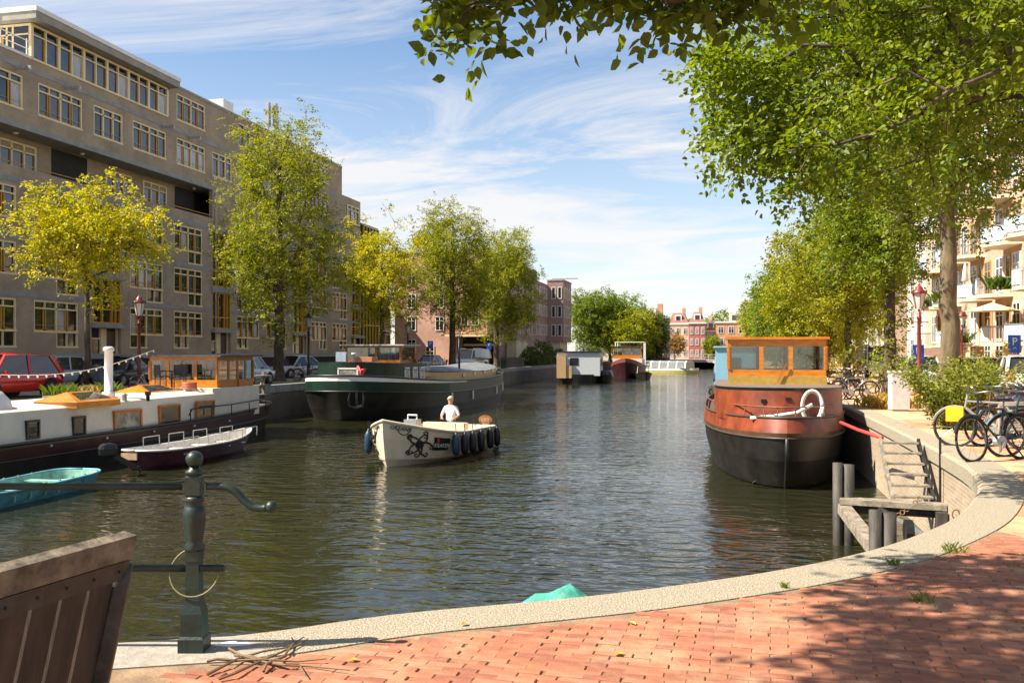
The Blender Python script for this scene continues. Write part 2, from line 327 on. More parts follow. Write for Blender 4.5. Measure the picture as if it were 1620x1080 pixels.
# fallen leaves, twigs and weeds on the pavement
LEAFY = mat('fallen_leaf', (.55, .36, .05), .7, var=.3, scale=30)
for i, (x, y, lb) in enumerate([(1000, 990, 'yellow fallen leaf right of the white paint marks on the bricks'), (735, 992, 'yellow fallen leaf on the kerb near the tarpaulin'), (980, 1040, 'yellow fallen leaf at the bottom middle of the pavement'), (1440, 950, 'yellow fallen leaf inside the dappled tree shade'), (560, 1050, 'yellow fallen leaf near the twig heap')]):
    p = gp(x, y); mb = MB(); a = RNG.uniform(0, 6); l = .035
    mb.add([(math.cos(a) * l, math.sin(a) * l, .0), (math.cos(a + 1.4) * l * .6, math.sin(a + 1.4) * l * .6, .012), (-math.cos(a) * l, -math.sin(a) * l, .004), (math.cos(a - 1.4) * l * .6, math.sin(a - 1.4) * l * .6, .014)], [(0, 1, 2), (0, 2, 3)])
    o = mb.build('fallen_leaf', LEAFY); o.location = (p.x, p.y, .018); tag(o, lb, 'leaf', 'leaves fallen on the bricks')
tw = MB(); r = random.Random(3); b0 = gp(405, 1052)
for k in range(6):
    a = b0 + Vector((r.uniform(-.1, .1), r.uniform(-.08, .08), .02)); d = (cf(.35, .3) + Vector((r.uniform(-.45, .45), r.uniform(-.45, .45), 0))).normalized()
    pts = [a + d * (t * r.uniform(.1, .16)) + Vector((r.gauss(0, .028), r.gauss(0, .028), .006 + .012 * (t % 2))) for t in range(-2, 4)]
    tw.tube(pts, [.008, .008, .007, .006, .005, .003], 5)
tag(tw.build('twig_heap', mat('dead_twig', (.16, .10, .055), .9)), 'heap of dry brown twigs on the bricks beside the kerb', 'twigs')
WEED = leafmat('weed', (.16, .19, .03), (.40, .36, .06))
def tuft(p, n, h, s, name, label, cat, seed, par=None, m=WEED, group=None):
    r = random.Random(seed); mb = MB()
    for _ in range(n):
        a = r.uniform(0, 2 * PI); q = Vector((r.gauss(0, s), r.gauss(0, s), 0)); d = Vector((math.cos(a), math.sin(a), 0)); w_ = Vector((-d.y, d.x, 0)) * h * .07; hh = h * r.uniform(.5, 1.1)
        mb.add([q - w_, q + w_, q + d * hh * .35 + Vector((0, 0, hh * .7)) + w_ * .6, q + d * hh * .8 + Vector((0, 0, hh))], [(0, 1, 2), (0, 2, 3)])
    o = mb.build(name, m); o.location = p; return tag(o, label, cat, group)
for i, (x, y, l) in enumerate([(1510, 872, 'weed tuft on the bricks nearest the sunlit corner of the kerb'), (1460, 950, 'weed tuft in the shaded sandy patch of pavement'), (1415, 893, 'weed tuft at the inner edge of the kerb by the jetty'), (1240, 929, 'small weed tuft in the joint of kerb and bricks')]):
    tuft(gp(x, y, .012), 46 - 6 * i, .07 - .008 * i, .04 - .009 * i, 'weed_tuft', l, 'weed', i)
# ================================================================ left apartment building (facade plane X = FX, faces the canal)
FX = -38.0
BRB = brickmat('grey_brown_brick', (.34, .26, .175), (.40, .31, .21), (.32, .26, .195), 'y')
BRX = brickmat('grey_brown_brick_end', (.27, .205, .14), (.33, .25, .17), (.26, .22, .165), 'x')
DARK = mat('dark_recess', (.03, .028, .026), .9); LINTEL = mat('concrete_band', (.29, .285, .275), .85, var=.12, scale=1.5)
bld = thing('apartment_building', 'long grey brown brick apartment block with cream and ochre windows behind the parked cars', 'building', (FX, 41, 0))
def wallpanel(mb, X, y0, y1, z0, z1, holes, t=.35):
    """brick slab with rectangular openings, front face at X"""
    ys = sorted({y0, y1, *[h[0] for h in holes], *[h[1] for h in holes]}); zs = sorted({z0, z1, *[h[2] for h in holes], *[h[3] for h in holes]})
    ys = [y for y in ys if y0 <= y <= y1]; zs = [z for z in zs if z0 <= z <= z1]
    ins = lambda y, z: any(h[0] < y < h[1] and h[2] < z < h[3] for h in holes)
    idx = {}
    def V(x, y, z):
        k = (x, y, z)
        if k not in idx: idx[k] = len(mb.v); mb.v.append(k)
        return idx[k]
    for a, b in zip(ys, ys[1:]):
        for c, d in zip(zs, zs[1:]):
            if not ins((a + b) / 2, (c + d) / 2): mb.f.append((V(X, a, c), V(X, b, c), V(X, b, d), V(X, a, d)))
    for (a, b, c, d) in holes:
        q = [(a, c), (b, c), (b, d), (a, d)]
        for i in range(4):
            (p, r), (s_, u) = q[i], q[(i + 1) % 4]; mb.f.append((V(X, p, r), V(X - t, p, r), V(X - t, s_, u), V(X, s_, u)))
    return mb
pane_cache = {}
def pane(w_, h, gi, par, loc, root, name='pane'):
    k = (round(w_, 2), round(h, 2), gi)
    if k not in pane_cache: pane_cache[k] = MB().box((0, 0, 0), (.02, w_, h)).mesh('pane', GLASS[gi])
    return inst(name, pane_cache[k], par, Vector(loc) - root.location)
PC = [0]
def window(root, y0, y1, z0, z1, X=FX, n=4, top=.42, low=None, gl=None, cas=True):
    """cream frame with n lights, a row of top lights, ochre casements; low = 'L'/'R' adds two small lights under one half"""
    f = MB(); t = .11; xf = X - .03; xi = X - .13; zc = (z0, z1)
    def bb(a, b, c, d, x0=xi, x1=xf): f.b2((x0, a, c), (x1, b, d))
    bb(y0, y1, z1 - t, z1); bb(y0, y1, z0, z0 + t, xi, xf + .05); bb(y0, y0 + t, z0 + t, z1 - t); bb(y1 - t, y1, z0 + t, z1 - t)
    zt = z1 - top; bb(y0 + t, y1 - t, zt - t * .8, zt)
    w_ = (y1 - y0) / n
    for k in range(1, n):
        big = (n == 4 and k == 2) or n == 3; y = y0 + w_ * k; h = t / 2 if big else .035
        bb(y - h, y + h, (z0 + t) if big else zt, z1 - t)
    ym = (y0 + y1) / 2
    if low:
        a, b = (y0, ym + .04) if low == 'L' else (ym - .04, y1); zl = z0 - .88
        bb(a, b, zl, zl + t, xi, xf + .05); bb(a, a + t, zl + t, z0); bb(b - t, b, zl + t, z0); bb((a + b) / 2 - .04, (a + b) / 2 + .04, zl + t, z0)
    W = f.build('window', CREAM, root, root=root)
    if cas:
        c = MB(); xc0, xc1 = X - .125, X - .065
        for k in range(n):
            a, b = y0 + w_ * k + .05, y0 + w_ * (k + 1) - .05; cw = .075
            if n == 3 and k != 1: continue
            inner = (a, a + cw) if k % 2 else (b - cw, b); c.b2((xc0, inner[0], z0 + t), (xc1, inner[1], zt - t * .8))
            c.b2((xc0, a, z0 + t), (xc1, b, z0 + t + .07))
            if k % 2: c.b2((xc0, b - cw * .8, z0 + t), (xc1, b, zt - t * .8))
        c.build('casement', OCHRE, W, root=root)
        MB().tube([(X - .02, y0 + t, z0 + .42), (X - .02, y1 - t, z0 + .42)], .014, 5).build('safety_bar', STEEL, W, root=root)
    for k in range(n):
        gi = gl if gl is not None else RNG.choice([0, 0, 0, 1, 1, 2] if z0 < 11 else [0, 1, 1, 1, 2, 2]); a = y0 + w_ * (k + .5)
        nm = 'pane'
        if PC[0] < 290: pane(w_ - .1, zt - z0 - .12, gi, W, (X - .14, a, (z0 + zt) / 2), root); PC[0] += 1
        else: pane(w_ - .1, zt - z0 - .12, gi, W, (X - .14, a, (z0 + zt) / 2), root, 'far_pane')
    g = MB(); g.b2((X - .16, y0 + .05, zt), (X - .15, y1 - .05, z1 - .05))
    if low: g.b2((X - .16, a0 := (y0 if low == 'L' else ym), z0 - .82), (X - .15, a0 + (y1 - y0) / 2, z0))
    g.build('top_light_glass', GLASS[0 if low else 1], W, root=root)
    return W
Y0, Y1 = 24.0, 91.4
ST = [39.1 + 14.1 * k for k in range(5)]           # stair axes
cols = []                                          # (y0, y1, low side)
for s_ in [25.0] + ST:
    cols += [(s_ + 2.4, s_ + 6.2, 'L' if s_ > 30 else 'R'), (s_ + 7.55, s_ + 11.35, 'R')]
cols = [c for c in cols if c[0] > 39 and c[1] < 97]
wall_lo, wall_hi = MB(), MB(); holes = []; wins = []
for f, z in enumerate((2.82, 5.94, 9.02)):
    for j, (a, b, lo) in enumerate(cols):
        if b > Y1 + 5.1: continue
        lo2 = lo if (j + f) % 3 else ('R' if lo == 'L' else 'L'); ym = (a + b) / 2
        holes.append((a, b, z, z + 1.85)); holes.append((a, ym + .04, z - .88, z) if lo2 == 'L' else (ym - .04, b, z - .88, z)); wins.append((a, b, z, z + 1.85, 4, lo2))
stair = []
for s_ in ST:
    if s_ < 40: continue
    holes += [(s_ - 1.4, s_ + 1.4, 6.75, 11.0), (s_ - 1.4, s_ + 1.4, 3.5, 6.3), (s_ - 1.5, s_ + 1.4, .9, 3.2)]; stair.append(s_)
wallpanel(wall_lo, FX, Y0, 96.5, 1.6, 11.15, holes).build('wall', BRB, bld, root=bld)
for (a, b, c, d, n_, lo) in wins: window(bld, a, b, c, d, FX, n_, low=lo)
# loggia storey: parapet, recessed wall, soffit, flat dark panels painted as the shade of stair openings
MB().b2((FX - .3, Y0, 11.35), (FX, 66, 11.95)).build('parapet', BRB, bld, root=bld)
MB().b2((FX - .3, 66, 11.35), (FX, 96.5, 14.1)).build('loggia_end_wall', BRB, bld, root=bld)
MB().b2((FX - 1.9, Y0, 11.35), (FX - 1.6, 66, 14.1)).build('loggia_wall', BRB, bld, root=bld)
MB().tube([(FX - .12, Y0, 12.15), (FX - .12, 66, 12.15)], .03, 6).build('loggia_rail', OCHRE, bld, root=bld)
for a, b in ((50.1, 53.4), (63.4, 66.0)): MB().b2((FX - 1.595, a, 11.4), (FX - 1.575, b, 14.05)).build('stair_opening_shade', DARK, bld, root=bld)
for a, b in ((45.7, 48.7), (55.2, 58.0), (59.3, 62.2)): window(bld, a, b, 11.9, 13.75, FX - 1.46, 3, gl=1)
for y in (46.3, 52, 64.8): MB().lathe([(.16, 0), (.16, -.05), (.08, -.12)], 10, (FX - .9, y, 14.09)).build('soffit_lamp', WHITE, bld, True, root=bld)
MB().b2((FX - 1.75, Y0, 14.1), (FX + .03, 96.5, 14.42)).build('concrete_band', LINTEL, bld, root=bld)
# upper wall with rows 4 and 5
hol = []; up = []
for s_ in [39.1] + ST[1:]:
    for a, b in ((s_ + 2.7, s_ + 6.6), (s_ + 7.9, s_ + 11.75)):
        if 46 < a and b < 91: hol.append((a, b, 15.15, 17.08)); up.append((a, b, 15.15, 17.08, 4))
        if 60 < a and b < 91: hol.append((a, b, 18.3, 20.24)); up.append((a, b, 18.3, 20.24, 4))
    if 50 < s_ < 90: hol.append((s_ - 1.3, s_ + 1.65, 15.15, 17.08)); up.append((s_ - 1.3, s_ + 1.65, 15.15, 17.08, 3))
hol.append((42.0, 45.8, 15.15, 17.08)); up.append((42.0, 45.8, 15.15, 17.08, 4))
wallpanel(wall_hi, FX, Y0, 91.4, 14.42, 18.2, [h for h in hol if h[2] < 18]).build('upper_wall', BRB, bld, root=bld)
wallpanel(MB(), FX, 60.05, 91.4, 18.2, 20.6, [h for h in hol if h[2] > 18]).build('top_wall', BRB, bld, root=bld)
for k, (a, b, c, d, n_) in enumerate(up): window(bld, a, b, c, d, FX, n_, gl=None if k % 3 else 1)
MB().b2((FX - .2, 91.4, 14.42), (FX, 96.5, 17.9)).build('step_wall', BRB, bld, root=bld)
window(bld, 92.6, 95.9, 15.2, 17.1, FX + .16, 3)
# long top-floor strip window with its corner, overhanging eave
strip_f = MB(); ys = [46.5 + 1.12 * k for k in range(13)]
strip_f.b2((FX - .1, 46.5, 18.2), (FX + .06, 59.95, 18.32)); strip_f.b2((FX - .1, 46.5, 20.12), (FX + .02, 59.95, 20.25)); strip_f.b2((FX - .1, 46.62, 19.62), (FX + .01, 59.95, 19.7))
for k, y in enumerate(ys): strip_f.b2((FX - .1, y - (.1 if k % 2 == 0 else .05), 18.32), (FX + .03, y + (.1 if k % 2 == 0 else .05), 20.12))
for x in (FX - .1, FX - 1.2, FX - 1.6, FX - 3.4): strip_f.b2((x - .06, 46.42, 18.32), (x + .06, 46.5, 20.12))
strip_f.b2((FX - 3.4, 46.42, 20.12), (FX, 46.5, 20.25)); strip_f.b2((FX - 3.4, 46.42, 19.62), (FX, 46.5, 19.7)); strip_f.b2((FX - 3.4, 46.40, 18.2), (FX, 46.5, 18.32))
sw = strip_f.build('strip_window', CREAM, bld, root=bld)
oc = MB()
for k in (1, 3, 6, 9, 11):
    y = ys[k]; oc.b2((FX - .09, y - .12, 18.32), (FX - .02, y + .12, 19.62))
for x in (FX - 1.9, FX - 2.4, FX - 3.0): oc.b2((x - .08, 46.44, 18.32), (x + .08, 46.49, 19.62))
oc.build('casement', OCHRE, sw, root=bld)
for k in range(12): pane(1.0, 1.3, (1, 1, 1, 2)[k % 4], sw, (FX - .1, ys[k] + .56, 18.97), bld)
g = MB().b2((FX - .12, 46.6, 19.7), (FX - .11, 59.9, 20.12)); g.b2((FX - 3.4, 46.46, 18.32), (FX, 46.48, 20.12)); g.build('top_light_glass', GLASS[0], sw, root=bld)
MB().b2((FX - 12, 46.5, 18.2), (FX - .13, 60.05, 20.3)).build('penthouse', DARK, bld, root=bld)
MB().b2((FX - 11.9, 46.44, 14.4), (FX - 3.4, 46.5, 20.3)).build('end_wall', BRX, bld, root=bld)
ev = MB().b2((FX - 12, 45.9, 20.3), (FX + .75, 60.3, 20.72)); e1 = ev.build('eave', mat('eave_board', (.30, .285, .25), .8, var=.1, scale=2), bld, root=bld)
MB().b2((FX - 12, 45.84, 20.722), (FX + .81, 60.36, 20.98)).build('roof_trim', WHITE, bld, root=bld)
MB().b2((FX - .4, 60.37, 20.6), (FX + .04, 91.4, 20.78)).build('coping', LINTEL, bld, root=bld)
MB().b2((FX - .4, 60.37, 20.785), (FX - .1, 91.4, 20.9)).build('coping_trim', WHITE, bld, root=bld)
MB().b2((FX - 12, Y0, .05), (FX - .36, 96.4, 11.3)).build('core', DARK, bld, root=bld)
MB().b2((FX - 12, Y0, 11.3), (FX - 1.92, 96.4, 18.19)).build('upper_core', DARK, bld, root=bld)
MB().b2((FX - 12, 60.1, 18.2), (FX - .37, 91.35, 20.59)).build('top_core', DARK, bld, root=bld)
MB().b2((FX - 12, Y0, 18.2), (FX + .04, 46.38, 18.36)).build('terrace', WHITE, bld, root=bld)
tr = MB()
for z in (18.75, 19.2): tr.tube([(FX - .1, Y0, z), (FX - .1, 46.3, z)], .03, 6)
for y in range(26, 47, 2): tr.tube([(FX - .1, y + .2, 18.36), (FX - .1, y + .2, 19.3)], .04, 6)
tr.build('terrace_railing', WHITE, bld, root=bld)
# plinth, semi basement, bands, hoist beams
MB().b2((FX - .3, Y0, 1.28), (FX + .05, 96.5, 1.6)).build('plinth_band', LINTEL, bld, root=bld)
MB().b2((FX - .5, Y0, 0), (FX - .12, 96.5, 1.28)).build('semi_basement', DARK, bld, root=bld)
for z0, z1 in ((4.98, 5.06), (8.1, 8.18), (11.15, 11.35)): MB().b2((FX - .2, Y0, z0 - .12), (FX + .025, 96.5, z1)).build('concrete_band', LINTEL, bld, root=bld) if z0 > 11 else [MB().b2((FX - .2, a + .01, z0 - .2), (FX + .02, b - .01, z1 - .03)).build('concrete_band', LINTEL, bld, root=bld) for a, b in ((Y0, 51.7), (54.7, 65.8), (68.8, 79.9), (82.9, 96.5))]
MB().b2((FX - .2, Y0, 17.45), (FX + .025, 91.4, 17.72)).build('concrete_band', LINTEL, bld, root=bld)
hb = MB().b2((-.05, -.06, -.08), (1.0, .06, .08)); hb.b2((.82, -.07, -.16), (.98, .07, -.081)); hb.tube([(.9, 0, -.16), (.9, 0, -.3), (.84, 0, -.38), (.78, 0, -.33)], .025, 5); hbm = hb.mesh('hoist_beam', STEEL)
for y in (45.2, 49.3, 59.2, 62.6, 73.6, 77.2): inst('hoist_beam', hbm, bld, Vector((FX, y, 17.35)) - bld.location)
for s_ in stair:
    for z0, z1, rows in ((6.75, 11.0, (8.0, 9.6)), (3.5, 6.3, (4.35,))):
        f = MB(); t = .09
        for y in (s_ - 1.4, s_ - .5, s_ + .45, s_ + .85, s_ + 1.31): f.b2((FX - .14, y, z0), (FX + .02, y + t, z1))
        for z in (z0, z1 - t, *rows): f.b2((FX - .13, s_ - 1.31, z), (FX + .01, s_ + 1.31, z + t))
        sg = f.build('stair_window', OCHRE, bld, root=bld); MB().b2((FX - .17, s_ - 1.35, z0 + .02), (FX - .15, s_ + 1.35, z1 - .02)).build('pane', GLASS[0], sg, root=bld)
    MB().b2((FX - .1, s_ - 1.55, 6.31), (FX + .14, s_ + 1.5, 6.74)).build('lintel_slab', LINTEL, bld, root=bld); MB().b2((FX - .1, s_ - 1.6, 3.22), (FX + .35, s_ + 1.5, 3.48)).build('door_canopy', LINTEL, bld, root=bld)
    d = MB().b2((FX - .33, s_ + .25, .95), (FX - .27, s_ + 1.2, 3.05)).build('door', mat('maroon_door', (.06, .018, .015), .4), bld, root=bld)
    fr = MB()
    for y in (s_ - 1.5, s_ - .35, s_ + .12, s_ + 1.28): fr.b2((FX - .34, y, .9), (FX - .2, y + .11, 3.2))
    fr.b2((FX - .33, s_ - 1.39, 2.5), (FX - .21, s_ - .36, 2.6)); fr.b2((FX - .33, s_ - .23, .9), (FX - .22, s_ + .11, 3.19)); fr.build('door_frame', CREAM, d, root=bld)
    MB().b2((FX - .32, s_ - 1.39, .95), (FX - .3, s_ - .36, 2.49)).build('side_light', GLASS[0], d, root=bld)
    stp = MB()
    for k in range(5): stp.b2((FX - .4, s_ - 1.4, .18 * k), (FX + 1.3 - .26 * k, s_ + 1.3, .18 * (k + 1) - .002))
    stp.build('door_steps', CONC, bld, root=bld)
for y in (66.3, 96.2, 41.5): MB().tube([(FX + .09, y, 1.3), (FX + .09, y, 14.1)], .05, 6).build('downpipe', STEEL, bld, root=bld)
# roof units and antenna
MB().b2((FX - 2.2, 69.2, 20.8), (FX - .9, 70.8, 22.0)).build('roof_unit', WHITE, bld, root=bld)
an = MB()
for k, (dx_, dy_) in enumerate(((0, 0), (.5, .5), (-.4, .9), (.1, 1.5))):
    p = (FX - 4.5 + dx_, 84 + dy_, 0); an.tube([(p[0], p[1], 20.6), (p[0], p[1], 25.6)], .06, 6); an.b2((p[0] - .16, p[1] - .2, 23.6), (p[0] + .16, p[1] + .2, 25.7))
an.build('antenna_mast', STEEL, bld, root=bld)
MB().tube([(FX - 3.2, 45.2, 20.98), (FX - 3.2, 45.2, 26)], .07, 6).build('flagpole', WHITE, bld, root=bld)
# low glazed link and the recessed neighbour volume
lk = thing('glazed_stair_tower', 'yellow framed glazed stair tower at the far end of the grey brown block', 'building', (FX, 97, 0))
f = MB()
for y in np.linspace(96.9, 101.5, 6): f.b2((FX + .1, y, 1.8), (FX + .25, y + .12, 15.5))
for z in (1.8, 4.6, 7.5, 10.4, 13.3, 15.4): f.b2((FX + .11, 96.9, z), (FX + .24, 101.6, z + .13))
f.build('frame', mat('yellow_frame', (.52, .37, .03), .45), lk, root=lk); MB().b2((FX - 6, 96.6, 0), (FX + .08, 101.7, 15.7)).build('pane', GLASS[0], lk, root=lk)
nb = thing('grey_link_building', 'plain grey brick building between the stair tower and the pink brick house', 'building', (FX - 2, 102, 0))
MB().b2((FX - 14, 101.8, 0), (FX - 1, 108.9, 7.9)).build('wall', BRB, nb, root=nb)  # height cut low so sunlight reaches the pink end wall
for z in (2.6, 5.6):
    for y in (103, 106.2): window(nb, y, y + 2.2, z, z + 1.7, FX - .82, 2)
# ================================================================ pink brick building with the canal front behind the barge
PKX = brickmat('pink_brick_sunlit', (.52, .28, .20), (.58, .33, .24), (.50, .37, .29), 'x'); PKY = brickmat('mauve_brick_shaded', (.27, .165, .14), (.32, .20, .165), (.28, .22, .19), 'y')  # one brick: lighter tone painted for the sunlit wall, darker for shaded walls
pk = thing('pink_brick_house', 'pink brick building with white windows and passage behind the black barge', 'building', (-27, 109, 0))
def wx(root, x0, x1, z0, z1, Y, gi=0, nm='window', m=WHITE, bars=True):
    f = MB(); t = .1
    f.b2((x0, Y - .06, z0), (x1, Y + .05, z0 + t)); f.b2((x0, Y - .05, z1 - t), (x1, Y + .05, z1)); f.b2((x0, Y - .05, z0 + t), (x0 + t, Y + .05, z1 - t)); f.b2((x1 - t, Y - .05, z0 + t), (x1, Y + .05, z1 - t))
    if bars: f.b2(((x0 + x1) / 2 - .04, Y - .045, z0 + t), ((x0 + x1) / 2 + .04, Y + .045, z1 - t)); f.b2((x0 + t, Y - .04, z0 + (z1 - z0) * .68), (x1 - t, Y + .04, z0 + (z1 - z0) * .68 + .06))
    W = f.build(nm, m, root, root=root); MB().b2((x0 + .03, Y - .02, z0 + .03), (x1 - .03, Y - .01, z1 - .03)).build('pane', GLASS[gi], W, root=root); return W
def wy(root, y0, y1, z0, z1, X, gi=0, m=WHITE, side=1, bars=True):
    f = MB(); t = .1
    def q(a, b, c, d, o=.05): f.b2((X - o, a, c), (X + o, b, d))
    q(y0, y1, z0, z0 + t, .07); q(y0, y1, z1 - t, z1); q(y0, y0 + t, z0 + t, z1 - t); q(y1 - t, y1, z0 + t, z1 - t)
    if bars: q((y0 + y1) / 2 - .04, (y0 + y1) / 2 + .04, z0 + t, z1 - t, .045); q(y0 + t, y1 - t, z0 + (z1 - z0) * .68, z0 + (z1 - z0) * .68 + .06, .04)
    W = f.build('window', m, root, root=root); MB().b2((X + side * .01, y0 + .03, z0 + .03), (X + side * .02, y1 - .03, z1 - .03)).build('pane', GLASS[gi], W, root=root); return W
# the sunlit end wall faces the camera (plane Y=109); the ground floor is open under a balcony on its right
MB().b2((-38.5, 109, 0), (-31.0, 110, 13.6)).build('wall', PKX, pk, root=pk)
MB().b2((-31.0, 109, 3.9), (-27.0, 110, 13.6)).build('wall', PKX, pk, root=pk)
MB().b2((-38.4, 110, 0), (-31, 138, 13.5)).build('core', PKY, pk, root=pk)
MB().b2((-31, 113.5, 0), (-27.0, 140, 13.55)).build('canal_wall', PKY, pk, root=pk)
MB().b2((-31, 110.01, 3.9), (-27.01, 113.5, 13.5)).build('upper_wall', PKY, pk, root=pk)
MB().b2((-38.7, 108.9, 13.6), (-26.9, 140, 13.85)).build('coping', LINTEL, pk, root=pk)
for z in (1.6, 4.3, 7.0, 9.7):
    for x in ((-36.9,), (-36.9, -33.4))[z > 4]: wx(pk, x, x + 1.1, z, z + 1.7, 108.98)
    for y in np.arange(115, 137, 2.4):
        if z > 4: wy(pk, y, y + .9, z, z + 1.75, -26.98, bars=False)
wx(pk, -34.6, -33.5, .3, 2.5, 108.98, 0, 'door', CREAM)
for x, z in ((-30.2, 4.9), (-28.9, 4.9)): wx(pk, x, x + .9, z, z + 2.0, 108.98)
bl = MB().b2((-31.6, 106.9, 3.55), (-26.6, 109, 3.8)).build('balcony', CREAM, pk, root=pk)
rl = MB(); rl.b2((-31.55, 106.95, 4.75), (-26.65, 107.0, 4.82))
for x in np.arange(-31.5, -26.6, .14): rl.b2((x, 106.96, 3.8), (x + .03, 106.99, 4.75))
rl.build('railing', mat('dark_rail', (.05, .05, .05), .5), bl, root=pk)
MB().b2((-31, 112.8, .02), (-27.1, 113.45, 3.88)).build('garage_front', DARK, pk, root=pk)
MB().b2((-30.9, 112.7, 2.5), (-27.15, 112.79, 2.75)).build('garage_beam', CREAM, pk, root=pk)
# low cream annex and canal front in the shaded brick tone with the projecting bay
ax = thing('cream_annex', 'low cream rendered annex wall under the big canal trees', 'building', (-27, 118, 0))
MB().b2((-26.9, 119, 0), (-25.6, 126, 3.3)).build('wall', mat('cream_render', (.60, .52, .38), .8, var=.08, scale=2), ax, root=ax); MB().b2((-27, 118.9, 3.3), (-25.5, 126.1, 3.5)).build('coping', LINTEL, ax, root=ax)
bay = thing('shaded_mauve_house', 'canal house in shaded mauve brick with narrow white windows and projecting corner bay', 'building', (-27, 140, 0))
MB().b2((-38, 140.02, 0), (-27.2, 158, 12.6)).build('wall', PKY, bay, root=bay)
MB().b2((-27.2, 150, 3.4), (-24.6, 158.2, 13.2)).build('bay', PKY, bay, root=bay)
MB().b2((-27.3, 149.9, 13.2), (-24.5, 158.3, 13.4)).build('bay_coping', LINTEL, bay, root=bay)
MB().b2((-27.15, 150.4, 0), (-25.2, 157.8, 3.4)).build('bay_base', mat('cream_render', (.6, .5, .38)), bay, root=bay)
for z in (1.2, 4.4, 7.4, 10.2):
    for y in np.arange(141, 149.5, 2.0): wy(bay, y, y + .8, z, z + 1.7, -27.17, bars=False)
for z in (4.3, 7.3, 10.3):
    for x in (-26.5, -25.5): wx(bay, x, x + .65, z, z + 1.9, 149.97, bars=False)
    for y in (151, 153.2, 155.4): wy(bay, y, y + .9, z, z + 1.9, -24.57, bars=False)
MB().b2((-26.8, 152, 13.6), (-22.6, 152.3, 13.75)).build('hoist_beam', STEEL, bay, root=bay)
# ================================================================ trees
def leaf_mesh(name, org, dirs, leaf, m, rs, nl=9, L=.5, droop=.25, hi=False):
    """sprays: org (k,3) twig roots, dirs (k,3) twig directions; nl leaves alternate along each twig"""
    k = len(org); d = dirs / np.linalg.norm(dirs, axis=1, keepdims=True)
    up = np.tile([0., 0., 1.], (k, 1)) + rs.normal(0, .45, (k, 3)); s_ = np.cross(d, up); s_ /= np.linalg.norm(s_, axis=1, keepdims=True); nn = np.cross(s_, d)
    t = (np.arange(nl) + .6) / nl
    c = org[:, None] + d[:, None] * (t[None, :, None] * L) + np.array([0, 0, -1.])[None, None] * (droop * L * t[None, :, None] ** 2)
    side = np.where(np.arange(nl) % 2 == 0, 1., -1.)[None, :, None]
    ax = d[:, None] * .55 + s_[:, None] * side * .8 + rs.normal(0, .28, (k, nl, 3)) + np.array([0, 0, -.25])
    ax /= np.linalg.norm(ax, axis=2, keepdims=True)
    nr = nn[:, None] + rs.normal(0, .35, (k, nl, 3)); w_ = np.cross(ax, nr); w_ /= np.linalg.norm(w_, axis=2, keepdims=True); n3 = np.cross(w_, ax)
    sz = leaf * rs.uniform(.65, 1.2, (k, nl, 1))
    c = c + rs.normal(0, leaf * .25, (k, nl, 3))
    pr = [(0, 0), (.22, .25), (.52, .33), (.80, .16), (1, 0), (.80, -.16), (.52, -.33), (.22, -.25)] if hi else [(0, 0), (.42, .31), (1, 0), (.42, -.31)]
    nv = len(pr); V = np.stack([c + ax * sz * a_ + w_ * sz * b_ + n3 * sz * (abs(b_) * .3 - .12 * a_ * a_) for a_, b_ in pr], 2).reshape(-1, 3)
    q = k * nl; I = np.arange(q)[:, None] * nv; T_ = [(0, 1, 2), (0, 2, 3)] if not hi else [(0, 1, 2), (0, 2, 3), (0, 3, 4), (0, 4, 5), (0, 5, 6), (0, 6, 7)]; nt3 = len(T_); F = np.concatenate([I + i_ for tr3 in T_ for i_ in tr3], 1).reshape(-1)
    me = bpy.data.meshes.new(name); me.vertices.add(q * nv); me.vertices.foreach_set('co', V.astype(np.float32).ravel())
    me.loops.add(q * nt3 * 3); me.loops.foreach_set('vertex_index', F.astype(np.int32)); me.polygons.add(q * nt3); me.polygons.foreach_set('loop_start', (np.arange(q * nt3) * 3).astype(np.int32))
    a = me.attributes.new('rnd', 'FLOAT', 'POINT'); rv = np.clip(np.repeat(rs.uniform(0, 1, k), nl) * .6 + rs.uniform(0, 1, q) * .4, 0, 1); a.data.foreach_set('value', np.repeat(rv, nv).astype(np.float32))
    me.update(calc_edges=True); me.materials.append(m); return me
